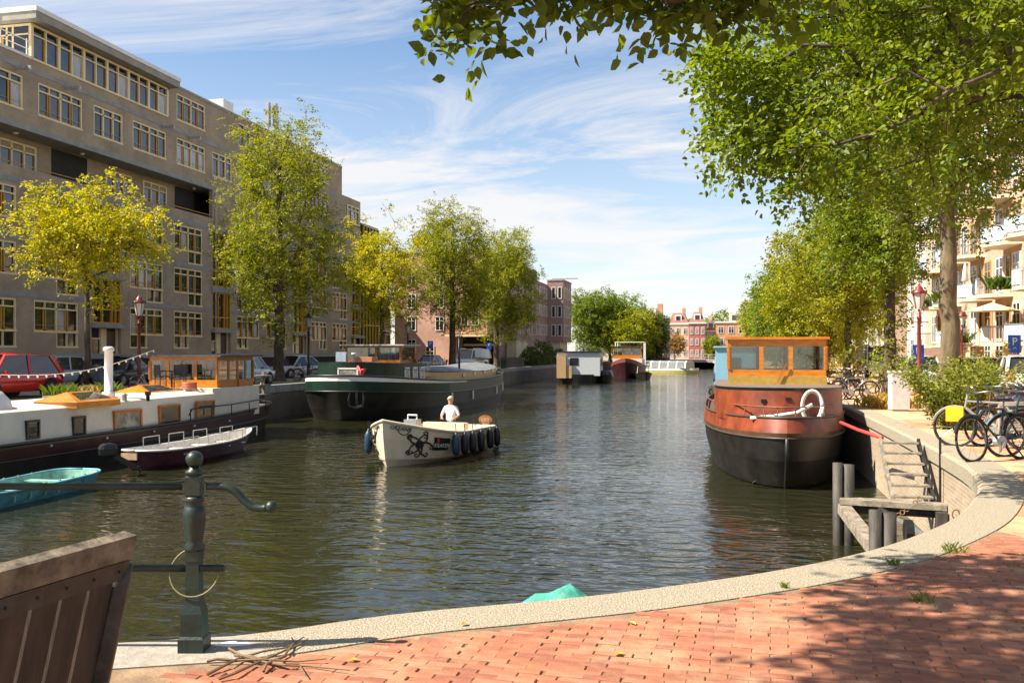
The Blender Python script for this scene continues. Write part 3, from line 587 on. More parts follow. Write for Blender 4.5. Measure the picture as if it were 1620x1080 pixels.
def wood_mesh(name, P, par, R, m):
    mb_v, mb_f = [], []; E_ = [(par[i], i) for i in range(len(P)) if par[i] >= 0]
    for lo, hi, n in ((.05, 99, 8), (.018, .05, 5), (0, .018, 3)):
        e = [x for x in E_ if lo <= R[x[1]] < hi]
        if not e: continue
        A = P[[x[0] for x in e]]; B = P[[x[1] for x in e]]; ra = np.minimum(R[[x[0] for x in e]], R[[x[1] for x in e]] * 1.35); rb = R[[x[1] for x in e]]
        d = B - A; d /= np.maximum(np.linalg.norm(d, axis=1, keepdims=True), 1e-6); u = np.where(np.abs(d[:, 2:3]) < .9, [[0., 0, 1]], [[1., 0, 0]]); s_ = np.cross(d, u); s_ /= np.linalg.norm(s_, axis=1, keepdims=True); q = np.cross(d, s_)
        an = 2 * PI * np.arange(n) / n; ring = s_[:, None] * np.cos(an)[None, :, None] + q[:, None] * np.sin(an)[None, :, None]
        V = np.concatenate([A[:, None] + ring * ra[:, None, None], B[:, None] + d[:, None] * (rb * .25)[:, None, None] + ring * rb[:, None, None]], 1).reshape(-1, 3)
        base = sum(len(v) for v in mb_v); mb_v.append(V); o = base + np.arange(len(e))[:, None] * 2 * n
        for k in range(n): mb_f.append(np.concatenate([o + k, o + (k + 1) % n, o + n + (k + 1) % n, o + n + k], 1))
    V = np.concatenate(mb_v); F = np.concatenate(mb_f); me = bpy.data.meshes.new(name); q = len(F)
    me.vertices.add(len(V)); me.vertices.foreach_set('co', V.astype(np.float32).ravel()); me.loops.add(q * 4); me.loops.foreach_set('vertex_index', F.astype(np.int32).ravel())
    me.polygons.add(q); me.polygons.foreach_set('loop_start', (np.arange(q) * 4).astype(np.int32)); me.polygons.foreach_set('use_smooth', [True] * q)
    me.update(calc_edges=True); me.materials.append(m); return me
BARK = mat('elm_bark', (.085, .062, .042), .95, scale=7, var=.35, bump=.9, bscale=16, stretch=(1, 1, .3)); BARKL = mat('pale_bark', (.15, .115, .065), .95, scale=6, var=.3, bump=.9, bscale=14, stretch=(1, 1, .3))
def tree(label, base, top_trunk, cc, cr, n_att, r_tr, leaf, nspray, lm, seed, name='elm_tree', first=.35, bark=None, nl=9, L=.5, extra=None, group='trees along the canal', ncl=None, lean=(0, 0), sig=.24, up=.3, minr=.012, hi=False):
    """base world point; cc crown centre relative to base; cr crown radii; extra = more twig tips (relative) reached by their own limbs"""
    rs = np.random.RandomState(seed); root = thing(name, label, 'tree', base, 0, group)
    nt_ = int(top_trunk / .5); P = [np.array([lean[0] * (i / nt_) ** 1.5 + rs.normal(0, .03), lean[1] * (i / nt_) ** 1.5 + rs.normal(0, .03), top_trunk * i / nt_]) for i in range(nt_ + 1)]; P[0] = np.array([0., 0, -.1])
    par = [-1] + list(range(nt_)); plen = [top_trunk * i / nt_ for i in range(nt_ + 1)]; ok = [i / nt_ >= first for i in range(nt_ + 1)]
    ncl = ncl or max(10, n_att // 9); cl = rs.normal(0, 1, (ncl, 3)); cl /= np.linalg.norm(cl, axis=1, keepdims=True); cl *= rs.uniform(.25, 1, (ncl, 1)) ** .5
    att = cl[rs.randint(0, ncl, n_att)] * .86 + rs.normal(0, sig, (n_att, 3)); ln = np.linalg.norm(att, axis=1, keepdims=True); att = np.where(ln > 1.12, att / ln * 1.12, att); att = att * np.array(cr) + np.array(cc)
    if extra is not None: att = np.concatenate([att, np.array(extra, float)])
    att = att[np.argsort(np.linalg.norm(att - np.array([lean[0], lean[1], top_trunk * .7]), axis=1))]
    tips = []; tdir = []
    for a in att:
        PA = np.array(P); c = np.linalg.norm(PA - a, axis=1) + .32 * np.array(plen) + np.where(ok, 0, 1e6) + np.where(PA[:, 2] > a[2] + .6, 1.2, 0); j = int(np.argmin(c)); p0 = PA[j]; D = a - p0; L_ = np.linalg.norm(D); ns = max(1, int(L_ / .55)); prev = j
        for k in range(1, ns + 1):
            t = k / ns; q = p0 + D * t + np.array([0, 0, up * .35 * L_ * t * (1 - t)]) + rs.normal(0, .035, 3) * (k < ns)
            P.append(q); par.append(prev); plen.append(plen[prev] + L_ / ns); ok.append(True); prev = len(P) - 1
        tips.append(P[-1]); tdir.append(D / max(L_, .01))
    P = np.array(P); R = np.full(len(P), minr); acc = np.zeros(len(P))
    for i in range(len(P) - 1, 0, -1):
        R[i] = max(R[i], acc[i] ** (1 / 2.2)); acc[par[i]] += R[i] ** 2.2
    R[0] = acc[0] ** (1 / 2.2); s_ = min(1.0, .8 * r_tr / R[0]); R = np.maximum(minr, R * s_); tz = P[:, 2]; fl = np.arange(len(P)) <= nt_; R[fl] = np.maximum(R[fl], r_tr * (1 - .62 * tz[fl] / top_trunk)); R[0] = r_tr * 1.45; R[1] = r_tr * 1.1
    tr_ = bpy.data.objects.new('trunk', wood_mesh('trunk', P, par, R, bark or BARK)); COL.objects.link(tr_); tr_.parent = root
    tips = np.array(tips); tdir = np.array(tdir); org = np.repeat(tips, nspray, 0) + rs.normal(0, L * .38, (len(tips) * nspray, 3)); dr = np.repeat(tdir, nspray, 0) * .7 + rs.normal(0, .75, (len(tips) * nspray, 3)) * np.array([1, 1, .55])
    cr_ = bpy.data.objects.new('crown', leaf_mesh('crown', org - dr * .12, dr, leaf, lm, rs, nl, L, hi=hi)); COL.objects.link(cr_); cr_.parent = root
    return root
LF_Y = leafmat('leaf_golden', (.20, .25, .012), (.62, .50, .015), .45); LF_G = leafmat('leaf_green', (.07, .12, .012), (.24, .30, .02), .45); LF_YG = leafmat('leaf_yellow_green', (.10, .145, .012), (.42, .40, .02), .42)
LF_D = leafmat('leaf_dark', (.055, .085, .012), (.12, .15, .02), .4); LF_N = leafmat('leaf_near', (.06, .11, .012), (.27, .33, .022), .45); LF_F = leafmat('leaf_far', (.13, .18, .02), (.28, .30, .03), .45)
# left bank row
tree('small golden yellow tree in front of the grey brown apartment block', (-24.9, 33.6, 0), 6.2, (.1, 0, 6.0), (2.9, 3.1, 2.5), 230, .14, .13, 10, LF_Y, 1, first=.5, ncl=26, sig=.2)
tree('tall airy green tree with a yellow top beside the grey lamp post', (-25.2, 51.2, 0), 12.5, (.1, 0, 9.4), (4.0, 4.4, 6.4), 640, .32, .14, 9, LF_YG, 2, first=.28, ncl=80, sig=.17, L=.6)
tree('yellow tree in front of the glazed stair tower', (-25.2, 68.5, 0), 9.5, (0, 0, 7.8), (3.0, 3.4, 4.4), 330, .22, .16, 9, LF_Y, 3, first=.35, ncl=40, L=.6)
tree('big green elm in front of the pink brick building', (-24.8, 86.5, 0), 12.5, (0, 0, 9.6), (4.3, 5.0, 6.2), 760, .36, .16, 9, LF_YG, 4, first=.3, ncl=80, sig=.18, L=.65)
tree('wide light green elm before the mauve canal front', (-24.8, 104.5, 0), 12.5, (.9, 0, 9.6), (4.4, 5.2, 6.2), 700, .34, .18, 9, LF_YG, 5, first=.3, ncl=70, sig=.18, L=.7)
# far left trees beyond the mauve house
for k, (x, y, h, w_, lm_, lb) in enumerate([(-23, 172, 13.6, 7, LF_G, 'dense dark green tree right behind the mauve house'), (-21, 184, 11.5, 6.5, LF_F, 'pale green tree behind the white houseboat'), (-17.5, 176, 12.2, 7, LF_G, 'broad rounded green tree above the far barges'), (-15.5, 170, 8.8, 5.6, LF_YG, 'low yellow green tree above the orange wheelhouse'), (-13.2, 180, 9.5, 5, LF_D, 'dark round tree beside the brown corner house')]):
    tree(lb, (x, y, 0), h * .7, (0, 0, h * .58), (w_ * .75, w_ * .75, h * .44), 420, .3, .30, 7, lm_, 20 + k, first=.2, ncl=60, L=.9, group='trees at the far end of the left bank')
for k, (x, y, h) in enumerate([(-9, 262, 12.5), (1.5, 275, 13), (-4, 285, 11.5)]):
    tree(('tree top showing behind the brown corner house', 'round tree rising behind the distant red house', 'tree rising left of the orange distant flats')[k], (x, y, 0), h * .7, (0, 0, h * .6), (6, 6, h * .4), 150, .3, .5, 6, LF_F, 30 + k, first=.2, L=1.2, group='trees behind the distant houses')
# right bank row
tree('big elm with pale sunlit trunk behind the leafy shrub', (6.3, 28.9, 0), 11.5, (.3, .5, 10.2), (5.0, 5.4, 4.9), 900, .29, .12, 9, LF_G, 6, bark=BARKL, first=.45, ncl=60, sig=.14, L=.5)
tree('ivy-clad tree second along the right quay', (6.5, 39.6, 0), 9.5, (-.2, .5, 8.0), (3.4, 4.2, 4.0), 540, .25, .14, 9, LF_G, 7, first=.4, ncl=45, sig=.15, L=.55)
tree('slender ivy-clad tree behind the orange wheelhouse', (6.5, 52, 0), 8.0, (-.2, 0, 6.4), (3.4, 4.0, 3.6), 520, .21, .15, 9, LF_YG, 8, first=.35, ncl=45, sig=.15, L=.6)
for k, (y, h, lm_, lb) in enumerate([(66, 10.2, LF_YG, 'yellow green tree third back on the right quay'), (82, 10.2, LF_G, 'green tree fourth back on the right quay'), (100, 10.2, LF_YG, 'yellow green tree fifth back on the right quay'), (125, 9.4, LF_YG, 'farthest tree of the right quay row')]):
    tree(lb, (6.8, y, 0), h * .75, (-.1, 0, h * .54), (4.3, 5, h * .44), 620, .25, .17 + .03 * k, 9, lm_, 40 + k, first=.2, ncl=45, sig=.15, L=.7)
# ivy on the two slim trunks
def ivy(base, h, r, seed, label):
    rs = np.random.RandomState(seed); n_ = 260; z = rs.uniform(.4, h, n_); a = rs.uniform(0, 2 * PI, n_); q = r * rs.uniform(.8, 1.9, n_)
    o = np.stack([np.cos(a) * q, np.sin(a) * q, z], 1); d = np.stack([np.cos(a), np.sin(a), rs.normal(0, .4, n_)], 1)
    ob = bpy.data.objects.new('ivy', leaf_mesh('ivy', o, d, .14, LF_YG, rs, 6, .35)); COL.objects.link(ob); ob.location = base; tag(ob, label, 'ivy', 'ivy on the quay trees')
ivy((6.5, 39.6, 0), 4.6, .28, 1, 'ivy climbing the trunk of the second quay tree'); ivy((6.5, 52, 0), 5.0, .26, 2, 'ivy climbing the slender trunk behind the wheelhouse')
# near tree on the right whose crown fills the upper right of the view (trunk outside the frame)
b = cf(9.6, 10.5)
ext = []
rs_ = np.random.RandomState(77)
for k in range(90):       # low outer boughs reaching over the water
    x = rs_.uniform(1220, 1500); y = rs_.uniform(60, 300); p = at(x, y, rs_.uniform(9.5, 12.5)); ext.append(p - b)
for k in range(70):
    x = rs_.uniform(1110, 1260); y = 110 + (x - 1110) * .5 + rs_.uniform(-70, 120); p = at(x, max(y, 60), rs_.uniform(10, 12)); ext.append(p - b)
tree('near elm at the right whose leafy boughs fill the upper corner', b, 9.5, tuple(cf(-3.6, 1.2, 7.4)), (4.3, 4.3, 3.3), 1000, .24, .076, 10, LF_N, 9, first=.3, ncl=70, sig=.13, L=.36, hi=True, extra=ext, group='trees standing over the near quay', minr=.008)
# overhead tree behind the camera: its bough hangs into the top of the picture and shades the bricks
b = cf(5.2, -1.5); ext = []
for x0, x1, y0, y1, n_ in ((720, 800, -30, 25, 16), (800, 960, -70, -25, 26), (960, 1090, -60, 10, 22), (1100, 1290, -70, 10, 28), (725, 765, 10, 45, 4)):
    for _ in range(n_): ext.append(at(rs_.uniform(x0, x1), rs_.uniform(y0, y1), rs_.uniform(5.9, 6.9)) - b)
for _ in range(230):      # the boughs above the frame that throw the dappled shade
    g_ = gp(rs_.uniform(1330, 1950), rs_.uniform(885, 1130)); h = rs_.uniform(5.2, 7.5); q = g_ + SUN_TO * (h / SUN_TO.z)
    ext.append(q - b)
tree('overhanging tree above the viewer with large dark leaves at the top', b, 7.0, tuple(cf(-3.0, 1.0, 8.2)), (4.0, 3.4, 1.6), 160, .22, .11, 4, leafmat('leaf_overhead', (.06, .095, .012), (.17, .21, .02), .55), 10, first=.45, ncl=30, L=.30, nl=6, hi=True, extra=ext, group='trees standing over the near quay', minr=.007)
# ================================================================ boats
class Hull:
    def __init__(s, L, B, pn, pf, levels, n=44):
        """plan outline: near end at -y, far end at +y; pn / pf = (p, q) roundness exponents; levels = (breadth, near, far, z mid, z near, z far)"""
        s.L, s.B, s.pn, s.pf, s.lv, s.n = L, B, pn, pf, levels, n
        s.t = [-math.cos(PI * i / n) for i in range(n + 1)]
    def pt(s, l, t, side=1):
        bs, yn, yf, zm, zn, zf = s.lv[l] if isinstance(l, int) else l
        p, q = s.pn if t < 0 else s.pf
        hb = s.B / 2 * bs * max(0.0, 1 - abs(t) ** p) ** (1 / q)
        return Vector((side * hb, t * s.L / 2 * (yn if t < 0 else yf), zm + (zn - zm) * max(-t, 0) ** 2.2 + (zf - zm) * max(t, 0) ** 2.2))
    def mix(s, a, b, k): return tuple(x + (y - x) * k for x, y in zip(s.lv[a], s.lv[b]))
    def strip(s, a, b, t0=-1, t1=1):
        mb = MB(); ts = [t0] + [t for t in s.t if t0 < t < t1] + [t1]
        for sd in (-1, 1): mb.loft([[s.pt(a, t, sd), s.pt(b, t, sd)] for t in ts], False)
        return mb
    def deck(s, l, dz=0.0, t0=-1, t1=1):
        mb = MB(); ts = [t for t in s.t if t0 <= t <= t1]; d = Vector((0, 0, dz)); mb.loft([[s.pt(l, t, -1) + d, s.pt(l, t, 1) + d] for t in ts], False); return mb
    def rail(s, l, r, t0=-1, t1=1, dz=0.0, sides=(-1, 1), n=6):
        mb = MB(); d = Vector((0, 0, dz))
        if t0 <= -1 and len(sides) == 2:
            ts = [t for t in s.t if t <= t1]; mb.tube([s.pt(l, t, -1) + d for t in ts[::-1]] + [s.pt(l, t, 1) + d for t in ts[1:]], r, n)
        else:
            for sd in sides: mb.tube([s.pt(l, t, sd) + d for t in s.t if t0 <= t <= t1], r, n)
        return mb
RED = mat('oxide_red_paint', (.22, .046, .017), .45, var=.25, scale=2.5); ORG = mat('varnished_orange', (.56, .19, .012), .35, var=.18, scale=3, stretch=(1, 1, 4), coat=.3); ORG2 = mat('teak_and_shaded_orange', (.42, .14, .018), .4, var=.2, scale=4, stretch=(1, 1, 5))  # the darker orange varnish also paints shade on wheelhouse side walls
HBLK = mat('tar_black', (.016, .014, .012), .45, var=.4, scale=1.5, bump=.15, bscale=6); MAR = mat('maroon_hull', (.045, .014, .017), .4, var=.3, scale=1.5); OFFW = mat('offwhite_cabin', (.62, .58, .50), .5, var=.07, scale=1.2, bump=.05, bscale=4)
SEE = mat('cabin_glass', (.05, .055, .05), .04, var=.5, scale=1.4, spec=.9)
def frame_wall(a, b, z0, z1, n, post, rail_b, rail_t, d=.05):
    """posts and rails of a glazed wall from a to b (2d points): returns mesh builder and the openings (p, q, z0, z1)"""
    mb = MB(); a, b = Vector((*a, 0)), Vector((*b, 0)); D = (b - a); L = D.length; D.normalize(); op = []
    mb.bar(a + Vector((0, 0, z0 + rail_b / 2)), b + Vector((0, 0, z0 + rail_b / 2)), d, rail_b); mb.bar(a + Vector((0, 0, z1 - rail_t / 2)), b + Vector((0, 0, z1 - rail_t / 2)), d, rail_t)
    cuts = n if isinstance(n, (list, tuple)) else [k / n for k in range(n + 1)]
    for k, c in enumerate(cuts):
        p = a + D * (L * c); mb.box((p.x, p.y, (z0 + z1) / 2 + (rail_b - rail_t) / 2), (post, d * .98, z1 - z0 - rail_b - rail_t - .002), math.atan2(D.y, D.x))
        if k: q = a + D * (L * cuts[k - 1] + post / 2); r = p - D * post / 2; op.append((q, r, z0 + rail_b, z1 - rail_t))
    return mb, op
def glaze(op, par, m=None, d=.012):
    m = m or CLEAR
    for (p, q, z0, z1) in op: MB().bar(Vector((p.x, p.y, (z0 + z1) / 2)), Vector((q.x, q.y, (z0 + z1) / 2)), d, z1 - z0).build('pane', m, par)
def wheelhouse(root, x0, x1, y0, y1, z0, z1, front, side, m1, m2, roofm, over=.22, rb=.32, rt=.16):
    wh = None
    for (a, b, n, mm) in (((x0, y0), (x1, y0), front, m1), ((x1, y0), (x1, y1), side, m2), ((x0, y0), (x0, y1), side, m2), ((x0, y1), (x1, y1), front, m1)):
        mb, op = frame_wall(a, b, z0, z1, n, .12, rb, rt); o = mb.build('wheelhouse_wall', mm, root); glaze(op, o)
    MB().b2((x0 - over, y0 - over, z1), (x1 + over, y1 + over, z1 + .07)).build('wheelhouse_roof', roofm, root)
# ---------------- white houseboat, moored along the left quay
hb_ = thing('houseboat', 'white houseboat with dark maroon hull and orange wheelhouse at the left quay', 'houseboat', (-19.85, 23.3, 0))
H = Hull(30.5, 4.1, (6, 3), (3.2, 2.2), [(.90, .98, .96, -1.95, -1.9, -1.9), (.97, 1, .985, -1.2, -1.15, -1.1), (1.0, 1, 1, -.82, -.75, -.62), (1.0, 1, 1, -.72, -.66, -.48)])
H.strip(0, 1).build('hull', HBLK, hb_, True); H.strip(1, 2).build('hull_side', MAR, hb_, True); H.strip(2, 3).build('bulwark', HBLK, hb_, True); H.deck(2, .02).build('deck', mat('deck_grey', (.12, .12, .12), .8), hb_)
H.rail(3, .045).build('rubbing_rail', BLACK, hb_, True); H.rail(1, .03, dz=.05).build('lower_strake', BLACK, hb_, True)
cab = MB(); prof = lambda k: [(1.86, -.8), (1.80, .10), (1.68, .15), (.9, .20), (0, .22), (-.9, .19), (-1.68, .13), (-1.80, .08), (-1.86, -.8)]
cab.loft([[Vector((x * (1 if y < 8 else .93), y, z + (.0 if y < 4 else .05))) for x, z in prof(0)] for y in (-15, -8, 0, 4, 8.4)], False, False); n9 = 9
cab.f += [tuple(range(9)), tuple(range(36, 45))[::-1]]; cab.build('cabin', OFFW, hb_)
MB().b2((-1.5, 8.4, -.8), (1.6, 12.0, .34)).build('aft_cabin', OFFW, hb_)
def hloc(x, y, X=-18.03): p = onX(x, y, X); return p - Vector((-19.85, 23.3, 0))
def portlight(x0, x1, y0, y1, m, fr=.06, name='window', glass=0, par=None):
    a = hloc(x0, y1); b = hloc(x1, y0); ya, yb, za, zb = a.y, b.y, hloc((x0 + x1) / 2, y1).z, hloc((x0 + x1) / 2, y0).z
    f = MB(); X = 1.90
    f.b2((X - .1, ya, za), (X, yb, za + fr)); f.b2((X - .1, ya, zb - fr), (X, yb, zb)); f.b2((X - .1, ya, za + fr), (X, ya + fr, zb - fr)); f.b2((X - .1, yb - fr, za + fr), (X, yb, zb - fr))
    o = f.build(name, m, hb_); MB().b2((X - .09, ya + .02, za + .02), (X - .03, yb - .02, zb - .02)).build('pane', (SEE, mat('milk_glass', (.35, .36, .30), .15, var=.4, scale=3))[glass], o)
for a in ((39, 60, 664, 694, BLACK), (113, 133, 658, 688, BLACK)): portlight(*a)
for k, a in enumerate(((178, 222, 648, 684, ORG2, .09), (250, 283, 640, 671, ORG2, .06), (310, 337, 633, 660, ORG2, .06))): portlight(*a, glass=(1, 0, 0)[k])
wheelhouse(hb_, -1.4, 1.42, 9.05, 11.8, .33, 1.5, [0, .27, .68, 1], [0, .3, .55, .78, 1], ORG, ORG2, mat('dark_roof', (.07, .065, .06), .7, var=.2), .3, .30, .15)  # side walls get the darker orange as painted shade
MB().b2((1.43, 10.55, -.35), (1.5, 11.15, .62)).build('wheelhouse_door', ORG2, hb_)
sk1, sk2, chm, dom = [gp(*q_) - hb_.location for q_ in ((124, 636, .2), (234, 622, .2), (172, 630, .2), (6, 652, .1))]
for (x, y, l, w_) in ((sk1.x, sk1.y, 2.0, 1.4), (sk2.x, sk2.y, 2.2, 1.4)):   # hipped skylights
    z = .18; o = MB(); o.b2((x - w_ / 2, y - l / 2, z - .1), (x + w_ / 2, y + l / 2, z + .07))
    o.add([(x - w_ / 2 - .04, y - l / 2 - .04, z + .071), (x + w_ / 2 + .04, y - l / 2 - .04, z + .071), (x + w_ / 2 + .04, y + l / 2 + .04, z + .071), (x - w_ / 2 - .04, y + l / 2 + .04, z + .071), (x, y - l * .25, z + .34), (x, y + l * .25, z + .34)], [(0, 1, 4), (1, 2, 5, 4), (2, 3, 5), (3, 0, 4, 5), (0, 3, 2, 1)])
    sk = o.build('skylight', ORG, hb_); g_ = MB(); g_.add([(x + w_ / 2 - .1, y - l * .36, z + .125), (x + w_ / 2 - .1, y + l * .36, z + .125), (x + .12, y + l * .24, z + .315), (x + .12, y - l * .24, z + .315)], [(0, 1, 2, 3)]); g_.build('pane', SEE, sk)
MB().lathe([(.20, .2), (.20, .45), (.13, .47), (.13, 1.75), (.17, 1.76), (.17, 1.86), (.10, 1.9)], 12, (chm.x, chm.y, -.05)).build('chimney', WHITE, hb_, True)
MB().lathe([(.08, .2), (.08, .42), (.13, .43), (.05, .5)], 10, (chm.x + .9, chm.y - .5, -.1)).build('vent', STEEL, hb_, True); MB().lathe([(.06, .2), (.06, .38), (.1, .39), (.1, .5)], 10, (chm.x + 1.0, chm.y + .6, -.1)).build('vent', BLACK, hb_, True)
MB().ell((dom.x - .9, dom.y, .1), (.85, 1.0, .72), 16, 8).build('dome_cover', WHITE, hb_, True)
hr = MB()
for y in (6.2, 7.6, 9, 10.5, 12): hr.tube([(2.03 - max(0, y - 9) * .05, y, -.66), (2.03 - max(0, y - 9) * .05, y, -.28)], .02, 5)
hr.tube([(2.03, 6.1, -.5), (2.03, 6.3, -.28), (2.03, 9, -.27), (1.88, 12, -.2), (1.5, 14, -.12)], .025, 6); hr.build('railing', BLACK, hb_, True)
for k in range(8): MB().ell((2.06, -8 + 2.4 * k, -.88), (.05, .05, .05), 6, 4).build('bollard_stud', STEEL, hb_, True)
# things on its deck
def chair(loc, rz, label, m):
    t = thing('chair', label, 'chair', loc, rz, 'chairs on the houseboat deck')
    MB().b2((-.24, -.24, .42), (.24, .24, .46)).build('seat', m, t); MB().box((0, .25, .68), (.46, .03, .4)).build('backrest', m, t)
    for a in (-.21, .21):
        for b_ in (-.21, .23): MB().tube([(a, b_, 0), (a * .95, b_ * .95, .64)], .018, 5).build('leg', m, t)
        MB().bar((a, -.22, .645), (a, .24, .645), .05, .03).build('armrest', m, t)
chair((-20.2, 31.6, .33), 2.6, 'dark garden chair on the houseboat deck nearer the flower tub', BLACK); chair((-19.5, 31.5, .33), .4, 'dark garden chair on the houseboat deck nearer the corner post', BLACK)
co = MB()
for k in range(4): co.tube([(.24 * math.cos(a / 10 * PI), .24 * math.sin(a / 10 * PI), .04 + .06 * k) for a in range(21)], .032, 6)
o = co.build('coiled_hose', mat('red_hose', (.50, .13, .07), .5), None, True); o.location = (-18.95, 31.3, .33); tag(o, 'coiled red hose lying on the white houseboat deck', 'hose')
fl_ = MB(); rs1 = random.Random(2)
o = MB().b2((-.45, -1.6, 0), (.45, 1.6, .32)).build('planter_box', mat('planter_wood', (.30, .22, .13), .9)); o.location = (-21.55, 29.0, -.1); tag(o, 'long wooden planter on the far side of the houseboat roof', 'planter')
for k, (y, l) in enumerate(((27.9, 'tall green reedy plant in the planter beside the chimney'), (29.0, 'dry brownish plant in the middle of the roof planter'), (30.1, 'yellow green plant in the planter beside the wheelhouse'))):
    tuft((-21.55, y, .2), 90, .42 - .06 * (k == 1), .26, 'potted_plant', l, 'plant', 50 + k, m=(LF_YG, leafmat('dry_plant', (.28, .2, .08), (.45, .35, .15)), LF_YG)[k])
pc = MB(); pts = [Vector((-21.6, 24.6, 1.0)).lerp(Vector((-21.0, 32.2, 1.75)), k / 20) + Vector((0, 0, -.35 * math.sin(PI * k / 20))) for k in range(21)]
pc.tube(pts, .012, 4)
for p in pts[1::1]: pc.ell(p - Vector((0, 0, .05)), (.035, .035, .05), 6, 4)
tag(pc.build('light_string', mat('pale_bulbs', (.7, .68, .6), .4)), 'string of small pale lights above the houseboat roof', 'light string')
# ---------------- turquoise rowing boat and maroon tender
def rowboat(name, label, loc, rz, L, B, z0, mo, mi, mg, bench=3, rake=.9, extra=None, free=.55):
    t = thing(name, label, 'boat', loc, rz)
    h = Hull(L, B, (2.0, 1.3), (7, 4), [(.55, rake * .9, .96, -.18, -.1, -.15), (.82, rake * .96, .98, .1, .15, .12), (1, 1, 1, free * .8, free * 1.15, free * .9)], 30)
    h.strip(0, 1).build('hull', mo, t, True); h.strip(1, 2).build('hull_side', mo, t, True); i_ = h.strip(1, 2); i_.v = [(x * .93, y * .97, z) for x, y, z in i_.v]; i_.f = [f[::-1] for f in i_.f]; i_.build('lining', mi, t, True)
    h.deck(1, .04).build('floor', mi, t); h.rail(2, .03).build('gunwale', mg, t, True)
    for k in range(bench):
        y = -L * .28 + L * .56 * k / max(1, bench - 1); tt = y / (L / 2); p = h.pt(2, tt, 1); MB().b2((-p.x * .93, y - .13, free * .55), (p.x * .93, y + .13, free * .55 + .035)).build('thwart', mi, t)
    return t, h
TQ = mat('turquoise_paint', (.13, .38, .46), .5, var=.18, scale=3); TQI = mat('faded_green_paint', (.22, .42, .34), .7, var=.25, scale=4)
t1, h1 = rowboat('rowing_boat', 'turquoise open rowing boat beside the white houseboat', (-15.5, 18.1, WZ), .06, 5.8, 1.5, 0, TQ, TQI, TQ, 4, free=.42)
for k in range(9):
    for s_ in (-1, 1): p = h1.pt(2, -.7 + .17 * k, s_); MB().bar((p.x * .9, p.y, .1), (p.x * .95, p.y, .4), .05, .03).build('rib', TQI, t1)
t2, h2 = rowboat('tender_boat', 'maroon open tender with white interior moored beside the houseboat', (-15.95, 26.9, WZ), PI - .02, 6.4, 1.5, 0, mat('maroon_tender', (.055, .012, .022), .35, var=.25), mat('tender_white', (.62, .58, .52), .6), WHITE, 4, free=.62)
for k in range(4):
    y = 1.9 - 1.3 * k
    for s_ in (-1, 1):
        p = h2.pt(2, y / 3.2, s_); MB().tube([(p.x * .9, y, .5), (p.x * .9, y, .8), (p.x * .9, y - .8, .8), (p.x * .9, y - .8, .5)], .016, 5).build('hand_rail', STEEL, t2)
MB().b2((-.05, 3.17, .3), (.45, 3.24, .48)).build('name_board', mat('name_board', (.45, .30, .18), .6), t2)
ob = thing('outboard_motor', 'black outboard motor tilted up between the turquoise boat and the houseboat', 'motor', (-15.9, 22.3, WZ + .1), -.6)
MB().loft([[(x * .13 * q, y * .22 * q, z) for x, y in ((-1, -.7), (-.7, -1), (.7, -1), (1, -.7), (1, .7), (.7, 1), (-.7, 1), (-1, .7))] for q, z in ((.7, .42), (1, .5), (1.05, .66), (.85, .76), (.5, .8))], True, True).build('cowling', BLACK, ob); MB().bar((0, .1, .5), (0, .75, .1), .09, .13).build('shaft', BLACK, ob)
for k in range(3): MB().box((.1 * math.cos(k * 2.1), .82, .02 + .1 * math.sin(k * 2.1)), (.12, .02, .08)).build('propeller_blade', BLACK, ob)
# ---------------- green and black barge
gb = thing('cargo_barge', 'long black and green barge with grey hatch deck and small wheelhouse', 'barge', (-17.9, 56.4, 0))
H = Hull(27.8, 6.8, (4.6, 2.4), (3.0, 1.8), [(.90, .93, .95, -2.0, -2.0, -2.0), (.97, .97, .98, -1.2, -1.1, -1.1), (1.0, 1.0, 1.0, -.55, -.2, -.2), (1.0, 1.0, 1.0, -.05, .30, .40), (1.0, 1.0, 1.0, .06, .56, .56)])
GRN = mat('bottle_green', (.005, .024, .012), .5, var=.3, scale=1.5, spec=.3)
H.strip(0, 1).build('hull', HBLK, gb, True); H.strip(1, 2).build('hull_side', HBLK, gb, True); H.strip(2, 3, -1, -.45).build('green_strake', GRN, gb, True); H.strip(2, 3, -.45, 1).build('upper_strake', HBLK, gb, True)
H.strip(3, 4, -1, -.2).build('white_strake', WHITE, gb, True); H.strip(3, 4, -.2, 1).build('bulwark', HBLK, gb, True); H.rail(4, .05).build('cap_rail', BLACK, gb, True); H.rail(2, .045).build('rubbing_strake', BLACK, gb, True)
H.deck(3, -.02).build('deck', mat('deck_dark', (.06, .06, .06), .8), gb)
for k, t in enumerate((-.42, -.1, .37, .6, .77)):
    p = H.pt(2, t, 1); MB().box((p.x + .01, p.y, p.z - .3), (.05, .28, .5)).build('porthole', mat('port_frame', (.6, .58, .52), .4), gb); 
ac = MB(); ap = H.pt(2, -.93, 1); 
an_ = thing('anchor', 'black stockless anchor hung on the bow of the green barge', 'anchor', gb.location + Vector((1.0, -13.95, -.95)), .2)
MB().bar((0, 0, 0), (0, 0, .85), .12).build('shank', BLACK, an_); 
for s_ in (-1, 1): MB().tube([(0, -.02, .0), (s_ * .3, -.06, .08), (s_ * .36, -.1, .35), (s_ * .3, -.1, .72)], [.09, .08, .07, .03], 6).build('fluke', BLACK, an_)
